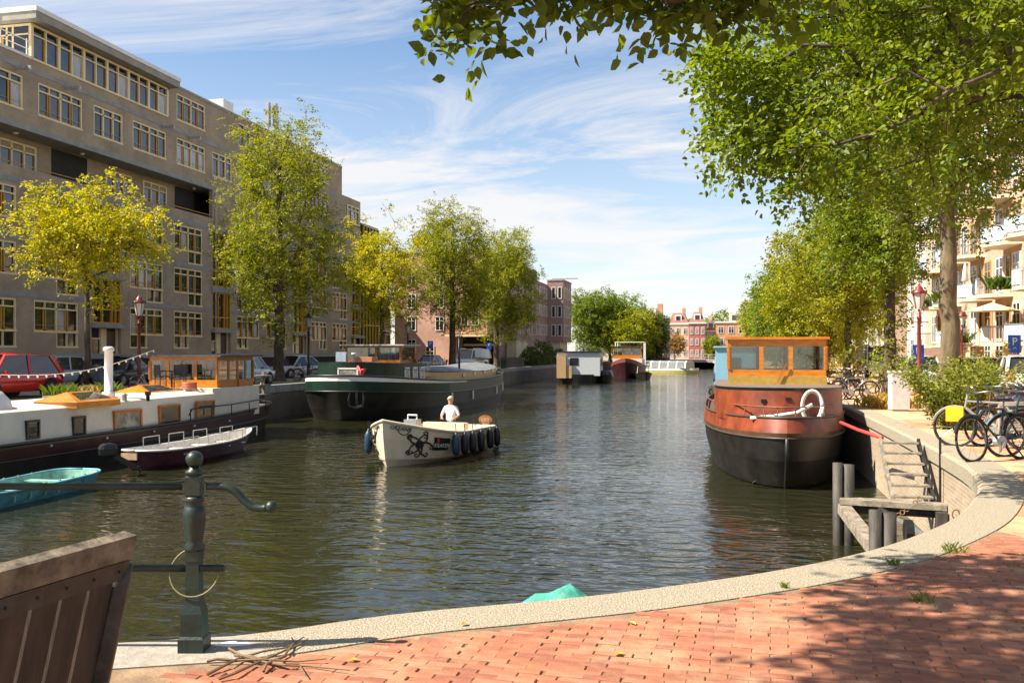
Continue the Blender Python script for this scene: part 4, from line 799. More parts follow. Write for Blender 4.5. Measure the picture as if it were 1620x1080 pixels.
# fore cabin (green), wheelhouse, hold with hatch boards
fc = Hull(8.0, 4.4, (3, 2), (9, 4), [(1, 1, 1, -.05, -.05, -.05), (.97, .98, 1, 1.12, 1.2, .95)]); c0 = fc.strip(0, 1); c0.v = [(x - .4, y - 8.6, z) for x, y, z in c0.v]; c0.build('fore_cabin', GRN, gb, True)
d0 = fc.deck(1); d0.v = [(x - .4, y - 8.6, z) for x, y, z in d0.v]; d0.build('fore_cabin_roof', mat('roof_black', (.03, .03, .035), .5), gb)
for k, (x, y, rz) in enumerate(((.0, -12.58, 0), (1.75, -8.8, PI / 2), (1.77, -7.5, PI / 2), (1.79, -6.3, PI / 2))):
    f = MB(); wd, hg = (1.0, .72) if k == 0 else (.72, .66); 
    for s_ in (-1, 1): f.box((s_ * wd / 2, 0, 0), (.07, .1, hg)); f.box((0, 0, s_ * hg / 2), (wd + .07, .1, .07))
    o = f.build('cabin_window', WHITE, gb); o.location = (x, y, .52); o.rotation_euler = (0, 0, rz); MB().box((0, 0, 0), (wd, .06, hg)).build('pane', mat('blind_glass', (.30, .29, .25), .2, var=.4, scale=3), o)
wheelhouse(gb, -2.7, .5, -6.2, -3.8, .95, 2.05, [0, .55, 1], [0, 1], ORG2, ORG2, mat('pale_roof', (.5, .49, .46), .6), .3, .3, .1)
MB().b2((-2.65, -6.15, .1), (.45, -3.85, .94)).build('wheelhouse_base', BLACK, gb)
CRM = mat('cream_coaming', (.58, .42, .18), .5, var=.1)
hold = Hull(15.5, 5.2, (9, 5), (2.6, 2.0), [(1, 1, 1, -.05, -.05, .25), (1, 1, 1, .42, .50, .80), (.99, .99, .99, .5, .58, .88), (.3, .97, .9, .78, .8, 1.02)])
def sh(mb, dy): mb.v = [(x, y + dy, z) for x, y, z in mb.v]; return mb
sh(hold.strip(0, 1), 4.9).build('hold_coaming', CRM, gb); sh(hold.strip(1, 2), 4.9).build('hatch_edge', BLACK, gb); sh(hold.strip(2, 3), 4.9).build('hatch_cover', mat('hatch_grey', (.15, .16, .175), .75, var=.15, scale=1.2), gb); sh(hold.deck(3), 4.9).build('hatch_ridge', mat('hatch_grey', (.2, .2, .2)), gb)
for k in range(5): p = hold.pt(0, -.7 + .33 * k, 1); MB().box((p.x + .01, p.y + 4.9, .28 + .06 * k), (.05, .5, .2)).build('coaming_window', SEE, gb)
MB().tube([(1.6, 2.0, 0), (1.6, 2.0, 2.6)], .07, 8).build('mast', BLACK, gb, True)
for s_ in (-1, 1): MB().tube([H.pt(4, t, s_) + Vector((-.15 * s_, 0, .45)) for t in (-.85, -.7, -.5, -.3)], .02, 5).build('railing', BLACK, gb)
MB().tube([(.55, -12.7, 1.0), (.75, -12.8, .75), (.7, -12.8, .4), (.95, -12.75, .9), (.8, -12.8, .8)], .07, 6).build('red_hose', mat('red_hose2', (.6, .05, .03), .5), gb, True)
MB().box((-.2, -9.8, 1.32), (1.1, .9, .25)).build('deck_box', mat('terracotta_box', (.45, .2, .11), .7), gb); MB().box((-1.1, -10.8, 1.45), (.55, .1, .5)).build('solar_panel', mat('pale_panel', (.35, .42, .5), .2), gb)
MB().lathe([(.09, 1.1), (.09, 1.55), (.13, 1.56), (.13, 1.65)], 8, (-.6, -10.3, 0)).build('vent', WHITE, gb, True)
# ---------------- oxide red barge on the right
rb = thing('red_barge', 'oxide red barge with orange wheelhouse moored at the right quay', 'barge', (1.55, 33.4, 0))
H = Hull(19.8, 4.15, (2.7, 1.9), (3, 2), [(.5, .88, .9, -2.3, -2.2, -2), (.88, .955, .95, -1.65, -1.6, -1.6), (.97, .988, .98, -1.0, -.95, -.9), (1.0, 1, 1, -.52, -.40, -.4), (1.01, 1.004, 1, -.40, -.27, -.3), (.985, .99, .99, -.05, .09, .1)])
for a in range(3): H.strip(a, a + 1).build('hull', HBLK, rb, True)
H.strip(3, 4).build('rubbing_band', mat('brown_band', (.10, .055, .03), .4, var=.3, scale=2), rb, True); H.strip(4, 5).build('bulwark', RED, rb, True); H.rail(5, .035).build('cap_rail', mat('dark_cap', (.06, .04, .03), .5), rb, True); H.rail(3, .03).build('strake', mat('dark_cap', (.06, .04, .03)), rb, True)
MB().tube([H.pt(3, -1), H.pt(2, -1), H.pt(1, -1), H.pt(0, -1)], .05, 6).build('stern_post', HBLK, rb, True)
for s_ in (-1, 1): MB().tube([H.pt(2, -1) + Vector((0, -.01, 0)), H.pt(1, -.93, s_) + Vector((s_ * .02, -.02, 0)), H.pt(0, -.8, s_) + Vector((s_ * .03, 0, 0))], .016, 5).build('weld_seam', mat('seam', (.06, .05, .04), .6), rb)
H.deck(5, -.12).build('deck', mat('deck_oxide', (.10, .05, .035), .8), rb)
H.rail((.96, .98, .98, .25, .34, .34), .018, -1, .1).build('rail', mat('rusty_rail', (.20, .07, .04), .5), rb, True)
for t in (-.995, -.97, -.9, -.8, -.6, -.4):
    for s_ in (-1, 1): p = H.pt(5, t, s_); MB().tube([p * .99, Vector((p.x * .965, p.y * .985, p.z + .27))], .016, 5).build('stanchion', mat('rusty_rail', (.2, .07, .04)), rb)
ck = Hull(9.0, 3.5, (3.2, 2.2), (9, 5), [(1, 1, 1, -.1, -.1, -.1), (.98, .985, 1, .66, .70, .66), (.985, .99, 1, .74, .78, .74)])
sh(ck.strip(0, 1), -4.4).build('aft_cabin', RED, rb, True); sh(ck.strip(1, 2), -4.4).build('cabin_rim', BLACK, rb, True); sh(ck.deck(2), -4.4).build('cabin_roof', mat('cabin_top', (.16, .12, .09), .7), rb)
wheelhouse(rb, -1.3, 1.4, -4.9, -2.5, .76, 2.04, [0, .335, .64, 1], [0, .5, 1], ORG, ORG2, ORG, .1, .40, .2)
MB().b2((-1.33, -4.95, .74), (1.43, -4.87, .98)).build('wheelhouse_skirt', mat('mustard_skirt', (.42, .26, .05), .5), rb)
MB().bar((.05, -5.0, .8), (.3, -5.0, 1.35), .03).build('tiller_stay', ORG2, rb)
cr_ = MB()
for k in range(3): cr_.tube([(.22 * (1 + .06 * k) * math.cos(a / 12 * PI), -.05 * k, .36 * (1 + .05 * k) * math.sin(a / 12 * PI)) for a in range(25)], .035, 6)
o = cr_.build('coiled_hose', WHITE, None, True); o.location = (2.2, 24.42, .33); tag(o, 'white hose coil hung on the red barge cabin', 'hose')
o = MB().tube([(-.9, .12, -.04), (-.3, 0, .03), (.2, -.06, .12), (.55, .0, .32)], .045, 6).build('deck_hose', WHITE, None, True); o.location = (1.62, 24.0, .08); tag(o, 'white hose lying across the red barge rail', 'hose')
o = MB().tube([gp(1330, 668, .05), gp(1358, 680, -.05), gp(1395, 692, .02)], .04, 6).build('mooring_hose', mat('red_rope', (.55, .05, .04), .5), None, True); tag(o, 'red mooring line from the barge to the quay', 'rope')
for k, (x, y, z) in enumerate(((-.5, -9.62, .45), (.1, -9.68, .5), (.35, -9.62, .3))): MB().box((x, y + .85, z), (.12, .1, .08)).build('fitting', BLACK, rb)
# ---------------- cream tour boat under way, with its skipper
tb = thing('tour_boat', 'cream open tour boat with octopus drawing and blue fenders under way', 'boat', (-9.06, 29.55, WZ), -math.radians(6))
CRB = mat('cream_hull', (.66, .57, .42), .45, var=.08, scale=2)
H = Hull(7.7, 2.7, (3.2, 1.0), (3.2, 2), [(.35, .90, .9, -.25, -.2, -.1), (.80, .955, .95, .10, .25, .12), (.97, .985, .985, .50, .85, .38), (1.0, 1.0, 1.0, .82, 1.36, .66)], 40)
for a in range(3): H.strip(a, a + 1).build('hull', CRB, tb, True)
li = H.strip(1, 3); li.v = [(x * .93, y * .965, z) for x, y, z in li.v]; li.f = [f[::-1] for f in li.f]; li.build('lining', CRB, tb, True)
H.deck(1, -.04).build('floor', mat('deck_tan', (.36, .27, .16), .8), tb); H.rail(3, .045).build('gunwale', CRB, tb, True); H.rail((.985, .99, .99, .62, 1.0, .48), .03, -.5, .98).build('rubbing_rope', mat('rope_tan', (.42, .33, .2), .8), tb, True)
H.deck(3, -.06, -1, -.55).build('fore_deck', CRB, tb)
STB = Vector((1, 0, 0))
def hs(t, k, side=1):      # point on the hull side: t along, k = 0 (low) .. 1 (gunwale)
    p = H.pt(H.mix(1, 2, k / .55) if k < .55 else H.mix(2, 3, (k - .55) / .45), t, side); return p
INK = mat('ink_black', (.03, .026, .02), .5)
oc = MB(); r = random.Random(12)
def stroke(pts, w0, w1, sd):
    global oc
    P_ = spline([(a, b, 0) for a, b in pts], 6); c = []
    for p in P_: q = hs(p.x, p.y, sd); c.append(q + Vector((sd * .012, -.006, 0)))
    oc.tube(c, [w0 + (w1 - w0) * i / (len(c) - 1) for i in range(len(c))], 4)
for sd in (1, -1):
    oc = MB(); c0, k0 = -.765, .48
    def mm(dy, dz): return (c0 + dy / 4.0, min(.96, max(.04, k0 + dz / 1.15)))
    for i in range(9):
        a = -.6 + i / 9 * 2 * PI; ln = r.uniform(.3, .5); cw = 1 if i % 2 else -1; pts = [mm(.05 * math.cos(a), .05 * math.sin(a))]
        for j_ in range(1, 5): aa = a + cw * .22 * j_; pts.append(mm(ln * j_ / 4 * math.cos(aa), ln * j_ / 4 * math.sin(aa)))
        cx, cz_ = ln * math.cos(a + cw * .88) + .09 * math.cos(a + cw * 2.4), ln * math.sin(a + cw * .88) + .09 * math.sin(a + cw * 2.4)
        for j_ in range(1, 9): q_ = .09 * (1 - j_ / 11); aa = a + cw * 2.4 + PI + cw * j_ * .8; pts.append(mm(cx + q_ * math.cos(aa), cz_ + q_ * math.sin(aa)))
        stroke(pts, .034, .010, sd)
    for q_ in (.12, .08, .04): stroke([mm(q_ * math.cos(a / 5 * PI), -.03 + q_ * 1.2 * math.sin(a / 5 * PI)) for a in range(11)], .022, .022, sd)
    stroke([(-.93, .92), (-.90, .72), (-.86, .74), (-.83, .93)], .012, .012, sd); oc.build('octopus_drawing', INK, tb)

def decal(s, t, k, sd, size, m, nm):
    p = hs(t, k, sd); q = hs(t + .02, k, sd); u = hs(t, k + .1, sd) - p; rgt = (q - p) * (1 if sd > 0 else -1); M = basis(rgt, u, p + (rgt.normalized().cross(u.normalized())) * .02)
    return text(nm, s, size, m, tb, M)
decal('OCEANS', -.9, .87, 1, .17, INK, 'lettering'); decal('OCEANS', -.92, .87, -1, .13, INK, 'lettering')
pn = MB(); g0 = [[hs(t, k, 1) + Vector((.018, -.005, 0)) for k in (.28, .45, .62, .74)] for t in (-.64, -.59, -.54, -.49, -.45)]; pn.loft(g0, False); pn.build('sign_panel', BLACK, tb)
decal('KRAKEN', -.545, .46, 1, .2, WHITE, 'lettering'); p = hs(-.6, .63, 1); MB().box(p + Vector((.03, -.01, 0)), (.02, .14, .12)).build('red_mark', mat('logo_red', (.55, .02, .04), .5), tb)
FB = [mat('fender_blue', (.015, .045, .09), .4), mat('fender_dark', (.008, .012, .022), .4)]
def fender(t, sd, ln, k, mi, top=.9, lab=None):
    p = hs(t, top, sd); q = Vector((p.x + sd * .12, p.y, hs(t, .55, sd).z - .02)); root = thing('fender', lab, 'fender', (0, 0, 0), 0, 'fenders of the cream boat')
    root.parent = None; Mw = Matrix.Translation(tb.location) @ Matrix.Rotation(tb.rotation_euler.z, 4, 'Z'); root.location = Mw @ q
    MB().lathe([(.02, -.36 * ln), (.09, -.31 * ln), (.125, -.2 * ln), (.125, .14 * ln), (.09, .24 * ln), (.03, .32 * ln), (.02, .36 * ln)], 10).build('fender_body', FB[mi], root, True)
    MB().tube([(0, 0, .34 * ln), (-.02, 0, .62)], .012, 4).build('fender_rope', BLACK, root)
ords = ['nearest the lettering panel', 'second', 'third', 'fourth', 'fifth', 'sixth', 'last by the stern']
for i, t in enumerate((-.42, -.27, -.1, .1, .34, .6, .88)): fender(t, 1, 1.0 - .05 * (i > 4), 0, 1 if i else 0, lab='dark fender on the cream boat side, %s' % ords[i] if i in (0, 6) else '%s dark fender counted from the lettering panel of the cream boat' % ords[i])
fender(-.72, -1, 1.05, 0, 0, lab='bright blue fender hanging at the far bow of the cream boat'); fender(-.55, -1, .9, 0, 0, lab='half hidden blue fender behind the cream boat stem')
for k in range(10):
    t = -.42 + .13 * k; a = hs(t, .88); b_ = hs(t + .065, .6); c_ = hs(t + .13, .88); MB().tube([a + STB * .02, b_ + STB * .03, c_ + STB * .02], .009, 4).build('side_rope', INK, tb)
# interior: engine box, console, bench, table, heater box, sign
MB().b2((-.5, -.5, .2), (.5, .7, .62)).build('engine_box', mat('teak_box', (.42, .28, .13), .6), tb); MB().b2((-.75, .72, .2), (.75, 1.05, .98)).build('console', CRB, tb)
MB().box((-.35, -1.0, .95), (.42, .4, .5)).build('heater', STEEL, tb); MB().tube([(-.5, -1.0, 1.2), (-.5, -1.0, 1.34), (-.2, -1.0, 1.34), (-.2, -1.0, 1.2)], .03, 5).build('heater_handle', WHITE, tb)
for sd in (-1, 1): MB().b2((sd * .75 - .2, -1.4, .25), (sd * .75 + .2, 2.9, .55)).build('side_bench', CRB, tb)
MB().b2((-.8, 2.5, .25), (.8, 3.2, .6)).build('stern_bench', WHITE, tb)
for k in range(3): o = MB().lathe([(.035, 0), (.04, .1), (.02, .16), (.02, .22)], 8).build('bottle', mat('bottle_brown', (.12, .05, .02), .2), None, True); o.location = Matrix.Translation(tb.location) @ Matrix.Rotation(tb.rotation_euler.z, 4, 'Z') @ Vector((-.35 + .3 * k, -.2 + .12 * k, .62)); tag(o, ('leftmost', 'middle', 'rightmost')[k] + ' small brown bottle on the cream boat engine box', 'bottle', 'bottles on the cream boat')
sg = thing('boat_sign', 'oval orange sign on a thin pole at the stern of the cream boat', 'sign', Matrix.Translation(tb.location) @ Matrix.Rotation(tb.rotation_euler.z, 4, 'Z') @ Vector((.75, 2.7, .30)), .3)
sg.scale = (.7,) * 3
MB().tube([(0, 0, 0), (0, 0, .75)], .02, 6).build('pole', WHITE, sg); e_ = MB(); e_.loft([[(.33 * math.cos(a / 10 * PI), s_ * .02, .95 + .24 * math.sin(a / 10 * PI)) for a in range(20)] for s_ in (-1, 1)], True, True); e_.build('board', mat('sign_orange', (.5, .2, .07), .5), sg)
text('lettering', 'CEO', .2, WHITE, sg, basis((1, 0, 0), (0, 0, 1), (0, -.03, .95)))
# ---------------- people
def person(label, loc, rz, J, mats, cap=None, hair=None, sc=1.0):
    """J: joint -> (x, y, z, radius); one skinned body, materials by height and limb"""
    edges = [('pelvis', 'waist'), ('waist', 'chest'), ('chest', 'neck'), ('neck', 'head0'), ('head0', 'head1')]
    for s_ in 'lr': edges += [('chest', 'sh' + s_), ('sh' + s_, 'el' + s_), ('el' + s_, 'wr' + s_), ('wr' + s_, 'hd' + s_), ('pelvis', 'hip' + s_), ('hip' + s_, 'kn' + s_), ('kn' + s_, 'an' + s_), ('an' + s_, 'to' + s_)]
    names = list(J); me = bpy.data.meshes.new('body'); me.from_pydata([J[n][:3] for n in names], [(names.index(a), names.index(b_)) for a, b_ in edges], [])
    ob_ = bpy.data.objects.new('body', me); COL.objects.link(ob_); sk = ob_.modifiers.new('skin', 'SKIN'); sk.use_smooth_shade = True
    for i, n_ in enumerate(names): me.skin_vertices[0].data[i].radius = (J[n_][3] * (1.25 if n_ in ('chest', 'waist', 'pelvis') else 1), J[n_][3]); me.skin_vertices[0].data[i].use_root = n_ == 'pelvis'
    sb = ob_.modifiers.new('sub', 'SUBSURF'); sb.levels = 2; sb.render_levels = 2
    ev_ = bpy.data.meshes.new_from_object(ob_.evaluated_get(bpy.context.evaluated_depsgraph_get())); bpy.data.objects.remove(ob_)
    ev_.materials.clear()
    for m in mats: ev_.materials.append(m)     # 0 skin, 1 shirt, 2 trousers
    jp = {n_: Vector(J[n_][:3]) for n_ in names}
    segs = [(a, b_, (0 if a in ('neck', 'head0') or a[:2] in ('el', 'wr') or (a[:2] == 'an') else 2 if a[:3] in ('hip',) or a[:2] == 'kn' or b_[:3] == 'hip' else 1)) for a, b_ in edges]
    for p in ev_.polygons:
        c = p.center; best = min(segs, key=lambda s_: ((c - (jp[s_[0]] + (jp[s_[1]] - jp[s_[0]]) * max(0, min(1, (c - jp[s_[0]]).dot(jp[s_[1]] - jp[s_[0]]) / (jp[s_[1]] - jp[s_[0]]).length_squared)))).length))
        p.material_index = best[2]; p.use_smooth = True
    t = thing('person', label, 'person', loc, rz); t.scale = (sc,) * 3
    o = bpy.data.objects.new('body', ev_); COL.objects.link(o); o.parent = t
    hx, hy, hz_ = J['head1'][:3]; h0 = jp['head0'].lerp(jp['head1'], .55); f = Vector((0, -1, 0))
    face = MB(); face.ell(h0 + Vector((0, -.105, -.01)), (.018, .025, .03), 6, 5)
    for s_ in (-1, 1): face.ell(h0 + Vector((s_ * .088, .0, .0)), (.018, .03, .035), 6, 5)
    face.build('nose_and_ears', mats[0], t, True)
    e_ = MB()
    for s_ in (-1, 1): e_.ell(h0 + Vector((s_ * .035, -.096, .025)), (.014, .01, .009), 6, 4)
    e_.build('eyes', BLACK, t); MB().box(h0 + Vector((0, -.094, -.055)), (.05, .012, .01)).build('mouth', mat('lip', (.35, .12, .1), .6), t)
    for s_ in 'lr':       # five fingers on each hand
        h = jp['hd' + s_]; d = (h - jp['wr' + s_]).normalized(); u = Vector((1, 0, 0)) if abs(d.x) < .8 else Vector((0, 1, 0)); u = (u - d * u.dot(d)).normalized(); fm = MB(); dn = d.cross(u)
        for k, (l, o_) in enumerate(((.065, -.03), (.075, -.01), (.07, .01), (.055, .03))): b0 = h + u * o_; fm.tube([b0, b0 + d * l * .55 - dn * .008, b0 + d * l * .8 - dn * .035], [.010, .009, .006], 5)
        b0 = h - d * .04 - u * .035; fm.tube([b0, b0 + d * .03 - u * .025, b0 + d * .055 - u * .025 - dn * .02], [.011, .010, .007], 5); fm.build('fingers', mats[0], t, True)
    if cap is not None:
        c = MB(); c.ell(h0 + Vector((0, .005, .055)), (.098, .112, .085), 12, 7); c.box(h0 + Vector((0, -.14, .055)), (.14, .11, .014)); c.build('cap', cap, t, True)
    if hair is not None: MB().ell(h0 + Vector((0, .02, .045)), (.092, .10, .085), 10, 6).build('hair', hair, t, True)
    return t
SKIN = mat('skin', (.50, .27, .17), .55, var=.05)
JS = dict(pelvis=(0, 0, .93, .13), waist=(0, .0, 1.08, .125), chest=(0, 0, 1.30, .14), neck=(0, -.01, 1.47, .06), head0=(0, -.015, 1.56, .085), head1=(0, -.02, 1.70, .085))
for s_, x in (('l', 1), ('r', -1)): JS.update({'sh' + s_: (x * .19, 0, 1.38, .07), 'el' + s_: (x * .30, -.06, 1.12, .05), 'wr' + s_: (x * .22, -.30, 1.04, .034), 'hd' + s_: (x * .19, -.37, 1.04, .036), 'hip' + s_: (x * .09, 0, .86, .10), 'kn' + s_: (x * .11, -.03, .48, .065), 'an' + s_: (x * .12, .02, .09, .045), 'to' + s_: (x * .13, -.15, .04, .04)})
pp = Matrix.Translation(tb.location) @ Matrix.Rotation(tb.rotation_euler.z, 4, 'Z') @ Vector((0, 1.35, .07))
person('skipper in white T-shirt and pale cap steering the cream boat', pp, tb.rotation_euler.z + .1, JS, [SKIN, mat('white_shirt', (.72, .72, .74), .8, var=.04), mat('grey_trousers', (.16, .16, .17), .85)], mat('pale_cap', (.55, .38, .26), .8))
JB = dict(pelvis=(0, .05, .93, .13), waist=(0, -.08, 1.04, .12), chest=(0, -.28, 1.16, .135), neck=(0, -.44, 1.18, .06), head0=(0, -.52, 1.16, .085), head1=(0, -.63, 1.10, .085))
for s_, x in (('l', 1), ('r', -1)): JB.update({'sh' + s_: (x * .18, -.34, 1.16, .07), 'el' + s_: (x * .22, -.38, .88, .05), 'wr' + s_: (x * .16, -.5, .68, .034), 'hd' + s_: (x * .14, -.54, .61, .036), 'hip' + s_: (x * .09, .05, .86, .10), 'kn' + s_: (x * .11, .0, .48, .07), 'an' + s_: (x * .12, .05, .09, .045), 'to' + s_: (x * .13, -.12, .04, .04)})
person('person in dark trousers bending over on the barge hatch deck', (-17.4, 52.6, .1), 1.2, JB, [SKIN, mat('tan_top', (.42, .25, .18), .8), mat('dark_trousers', (.03, .03, .035), .85)], None, mat('brown_hair', (.06, .04, .025), .8))
# ---------------- distant boats
def houseboat(name, label, loc, rz, L, B, wallm, h, hullm, roofm, nwin, z0=.35):
    t = thing(name, label, 'houseboat', loc, rz); hh = Hull(L * 1.06, B * 1.1, (6, 3), (6, 3), [(.95, .98, .98, -.3, -.3, -.3), (1, 1, 1, z0, z0 + .1, z0 + .1)], 24); hh.strip(0, 1).build('hull', hullm, t, True); hh.deck(1, -.02).build('deck', hullm, t)
    MB().b2((-B / 2, -L / 2, z0 - .05), (B / 2, L / 2, z0 + h)).build('cabin', wallm, t); MB().b2((-B / 2 - .15, -L / 2 - .15, z0 + h), (B / 2 + .15, L / 2 + .15, z0 + h + .12)).build('roof', roofm, t)
    for k in range(nwin):
        y = -L / 2 + L * (k + .5) / nwin
        for s_ in (-1, 1): w_ = MB().box((s_ * (B / 2 + .01), y, z0 + h * .55), (.06, L / nwin * .45, h * .42)).build('window', WHITE, t); MB().box((s_ * (B / 2 + .03), y, z0 + h * .55), (.06, L / nwin * .38, h * .34)).build('pane', GLASS[0], w_)
    w_ = MB().box((-.1 * B, -L / 2 - .01, z0 + h * .6), (.9, .06, .8)).build('window', BLACK, t); return t
hw = houseboat('houseboat', 'white plank houseboat with black roof and tarpaulin hull at the left bank', (-15.6, 108, WZ), .1, 15, 4.6, mat('white_planks', (.55, .58, .62), .6, var=.08), 2.45, HBLK, BLACK, 4, .9)
MB().b2((-2.3, -8.0, .6), (-1.3, -7.52, 3.0)).build('wood_panel', mat('raw_planks', (.50, .33, .17), .8), hw); MB().b2((-1.3, -7.9, .6), (-.7, -7.52, 1.9)).build('wood_step', mat('raw_planks', (.5, .33, .17)), hw)
db = thing('workboat', 'dark low workboat with piled gear beside the white houseboat', 'boat', (-12.6, 104.5, WZ), .15)
hh = Hull(7, 2.3, (2.5, 1.6), (4, 2), [(.8, .9, .95, -.3, -.2, -.3), (1, 1, 1, .6, .9, .7)], 20); hh.strip(0, 1).build('hull', HBLK, db, True); hh.deck(1, -.05).build('deck', BLACK, db)
for k in range(5): MB().ell((RNG.uniform(-.6, .6), -2.4 + 1.1 * k, .95), (.5, .55, .4), 8, 5).build('gear_bundle', mat('gear_black', (.03, .03, .032), .7), db, True)
fb = thing('red_hulled_barge', 'dark red barge with orange wheelhouse and deck frame far up the left bank', 'barge', (-12.3, 131, WZ), .05)
hh = Hull(22, 4.6, (2.8, 1.8), (4, 2), [(.8, .92, .95, -.3, -.3, -.3), (1, 1, 1, 1.3, 2.1, 1.3), (1, 1, 1, 1.6, 2.6, 1.5)], 24); hh.strip(0, 1).build('hull', MAR, fb, True); hh.strip(1, 2).build('bulwark', mat('oxide_dull', (.16, .045, .04), .5), fb, True); hh.deck(2, -.1).build('deck', BLACK, fb)
MB().b2((-1.9, -5.5, 1.5), (1.9, 4, 2.5)).build('cabin', WHITE, fb); wheelhouse(fb, -1.8, 1.8, -5.3, -2.2, 2.5, 4.1, [0, .33, .66, 1], [0, .5, 1], ORG, ORG, mat('dark_roof', (.07, .065, .06)), .25, .5, .2)
for a, b_ in (((2.0, 2), (2.0, 8)), ((-2.0, 2), (-2.0, 8))): MB().tube([(*a, 1.5), (*a, 4.8), (*b_, 4.8), (*b_, 1.5)], .07, 6).build('deck_frame', WHITE, fb)
MB().b2((1.95, 1.95, 4.75), (-2, 2.05, 4.85)).build('deck_frame_beam', WHITE, fb)
sb_ = thing('small_black_boat', 'small black motorboat with canopy frame ahead of the dark red barge', 'boat', (-9.6, 121, WZ), .2)
hh = Hull(6, 2.2, (2, 1.4), (5, 3), [(.7, .9, .95, -.2, -.1, -.2), (1, 1, 1, .7, 1.0, .7)], 20); hh.strip(0, 1).build('hull', HBLK, sb_, True); hh.deck(1, -.05).build('deck', BLACK, sb_)
for s_ in (-1, 1): MB().tube([(s_ * .9, -1.2, .7), (s_ * .75, -.8, 1.6), (s_ * .75, 1, 1.6), (s_ * .95, 1.6, .7)], .04, 5).build('canopy_frame', STEEL, sb_)
MB().b2((-.8, -.8, 1.6), (.8, 1, 1.66)).build('canopy', BLACK, sb_)
cb = thing('glass_roofed_boat', 'long white canal tour boat with glass roof crossing in the distance', 'boat', (-10.0, 158, WZ), 1.2)
hh = Hull(14, 4, (3, 2), (3, 2), [(.92, .96, .96, -.2, -.2, -.2), (1, 1, 1, .45, .5, .5), (1, 1, 1, .75, .85, .85)], 24); hh.strip(0, 1).build('hull', mat('boat_yellow', (.60, .52, .16), .5), cb, True); hh.strip(1, 2).build('hull_side', WHITE, cb, True); hh.deck(2, -.02).build('deck', WHITE, cb)
gh = MB(); gh.loft([[Vector((x, y, z)) for x, z in ((1.75, .8), (1.55, 1.75), (1.1, 2.0), (-1.1, 2.0), (-1.55, 1.75), (-1.75, .8))] for y in (-5.6, 5.2)], False, False); gh.f += [(0, 1, 2, 3, 4, 5), (11, 10, 9, 8, 7, 6)]; gh.build('glass_roof', mat('boat_glass', (.25, .27, .28), .1, var=.3), cb)
for k in range(8): MB().loft([[Vector((x * 1.01, -5.5 + 1.5 * k + d, z * 1.01)) for x, z in ((1.75, .8), (1.55, 1.75), (1.1, 2.0), (-1.1, 2.0), (-1.55, 1.75), (-1.75, .8))] for d in (0, .18)], False).build('roof_frame', WHITE, cb)
bh = houseboat('blue_houseboat', 'light blue box houseboat moored behind the red barge', (1.4, 80, WZ), 0, 11, 3.6, mat('light_blue', (.22, .45, .62), .6, var=.06), 2.9, mat('blue_base', (.03, .20, .36), .6), mat('blue_roof', (.3, .5, .62)), 3, .8)
bb_ = thing('tugboat', 'small dark workboat with tyres in front of the blue houseboat', 'boat', (.3, 70.5, WZ), 0); hh = Hull(6, 2.4, (2.4, 1.6), (5, 3), [(.75, .9, .95, -.3, -.3, -.3), (1, 1, 1, .8, 1.1, .8)], 20); hh.strip(0, 1).build('hull', mat('brown_hull', (.10, .07, .05), .7), bb_, True); hh.deck(1, -.05).build('deck', mat('deck_tan', (.36, .27, .16)), bb_)
for k in range(4): MB().tube([(-.9 + .6 * k + .2 * math.cos(a / 6 * PI), -2.6 + .5 * abs(k - 1.5), .55 + .22 * math.sin(a / 6 * PI)) for a in range(13)], .07, 6).build('tyre', RUBBER, bb_)
bz = houseboat('blue_cabin_boat', 'small blue cabin boat beyond the light blue houseboat', (.6, 98, WZ), 0, 6, 2.4, mat('deep_blue', (.05, .12, .30), .5), 1.6, HBLK, WHITE, 2, .7)
tp = MB(); rs2 = np.random.RandomState(3)
gt = [[None] * 7 for _ in range(9)]; c0 = at(882, 950, 8.3)
tpt = thing('tarpaulin_boat', 'small boat under a bright turquoise green tarpaulin below the kerb', 'boat', (-2.0, 9.85, WZ - .05), TH - PI / 2 + .12)
hh = Hull(2.2, 1.2, (2.2, 1.5), (4, 2), [(.8, .9, .95, -.1, -.1, -.1), (1, 1, 1, .3, .32, .3)], 20); hh.strip(0, 1).build('hull', HBLK, tpt, True)
tv = MB()
tv.loft([[Vector((x * (1 - .12 * abs(y) / 1.7), y, .36 + (.52 - abs(x) * .75) * (1 - (.45 - y) / 1.75 if y < .45 else 1 - (y - .45) / .75) + rs2.normal(0, .006) + .018 * math.sin(9 * x + 5 * y + 2 * math.sin(7 * y)))) for x in np.linspace(-.62, .62, 15)] for y in np.linspace(-1.1, 1.05, 30)], False); tv.build('tarpaulin', mat('turquoise_tarp', (.06, .33, .25), .5, var=.25, scale=6, bump=.3, bscale=14), tpt, True)
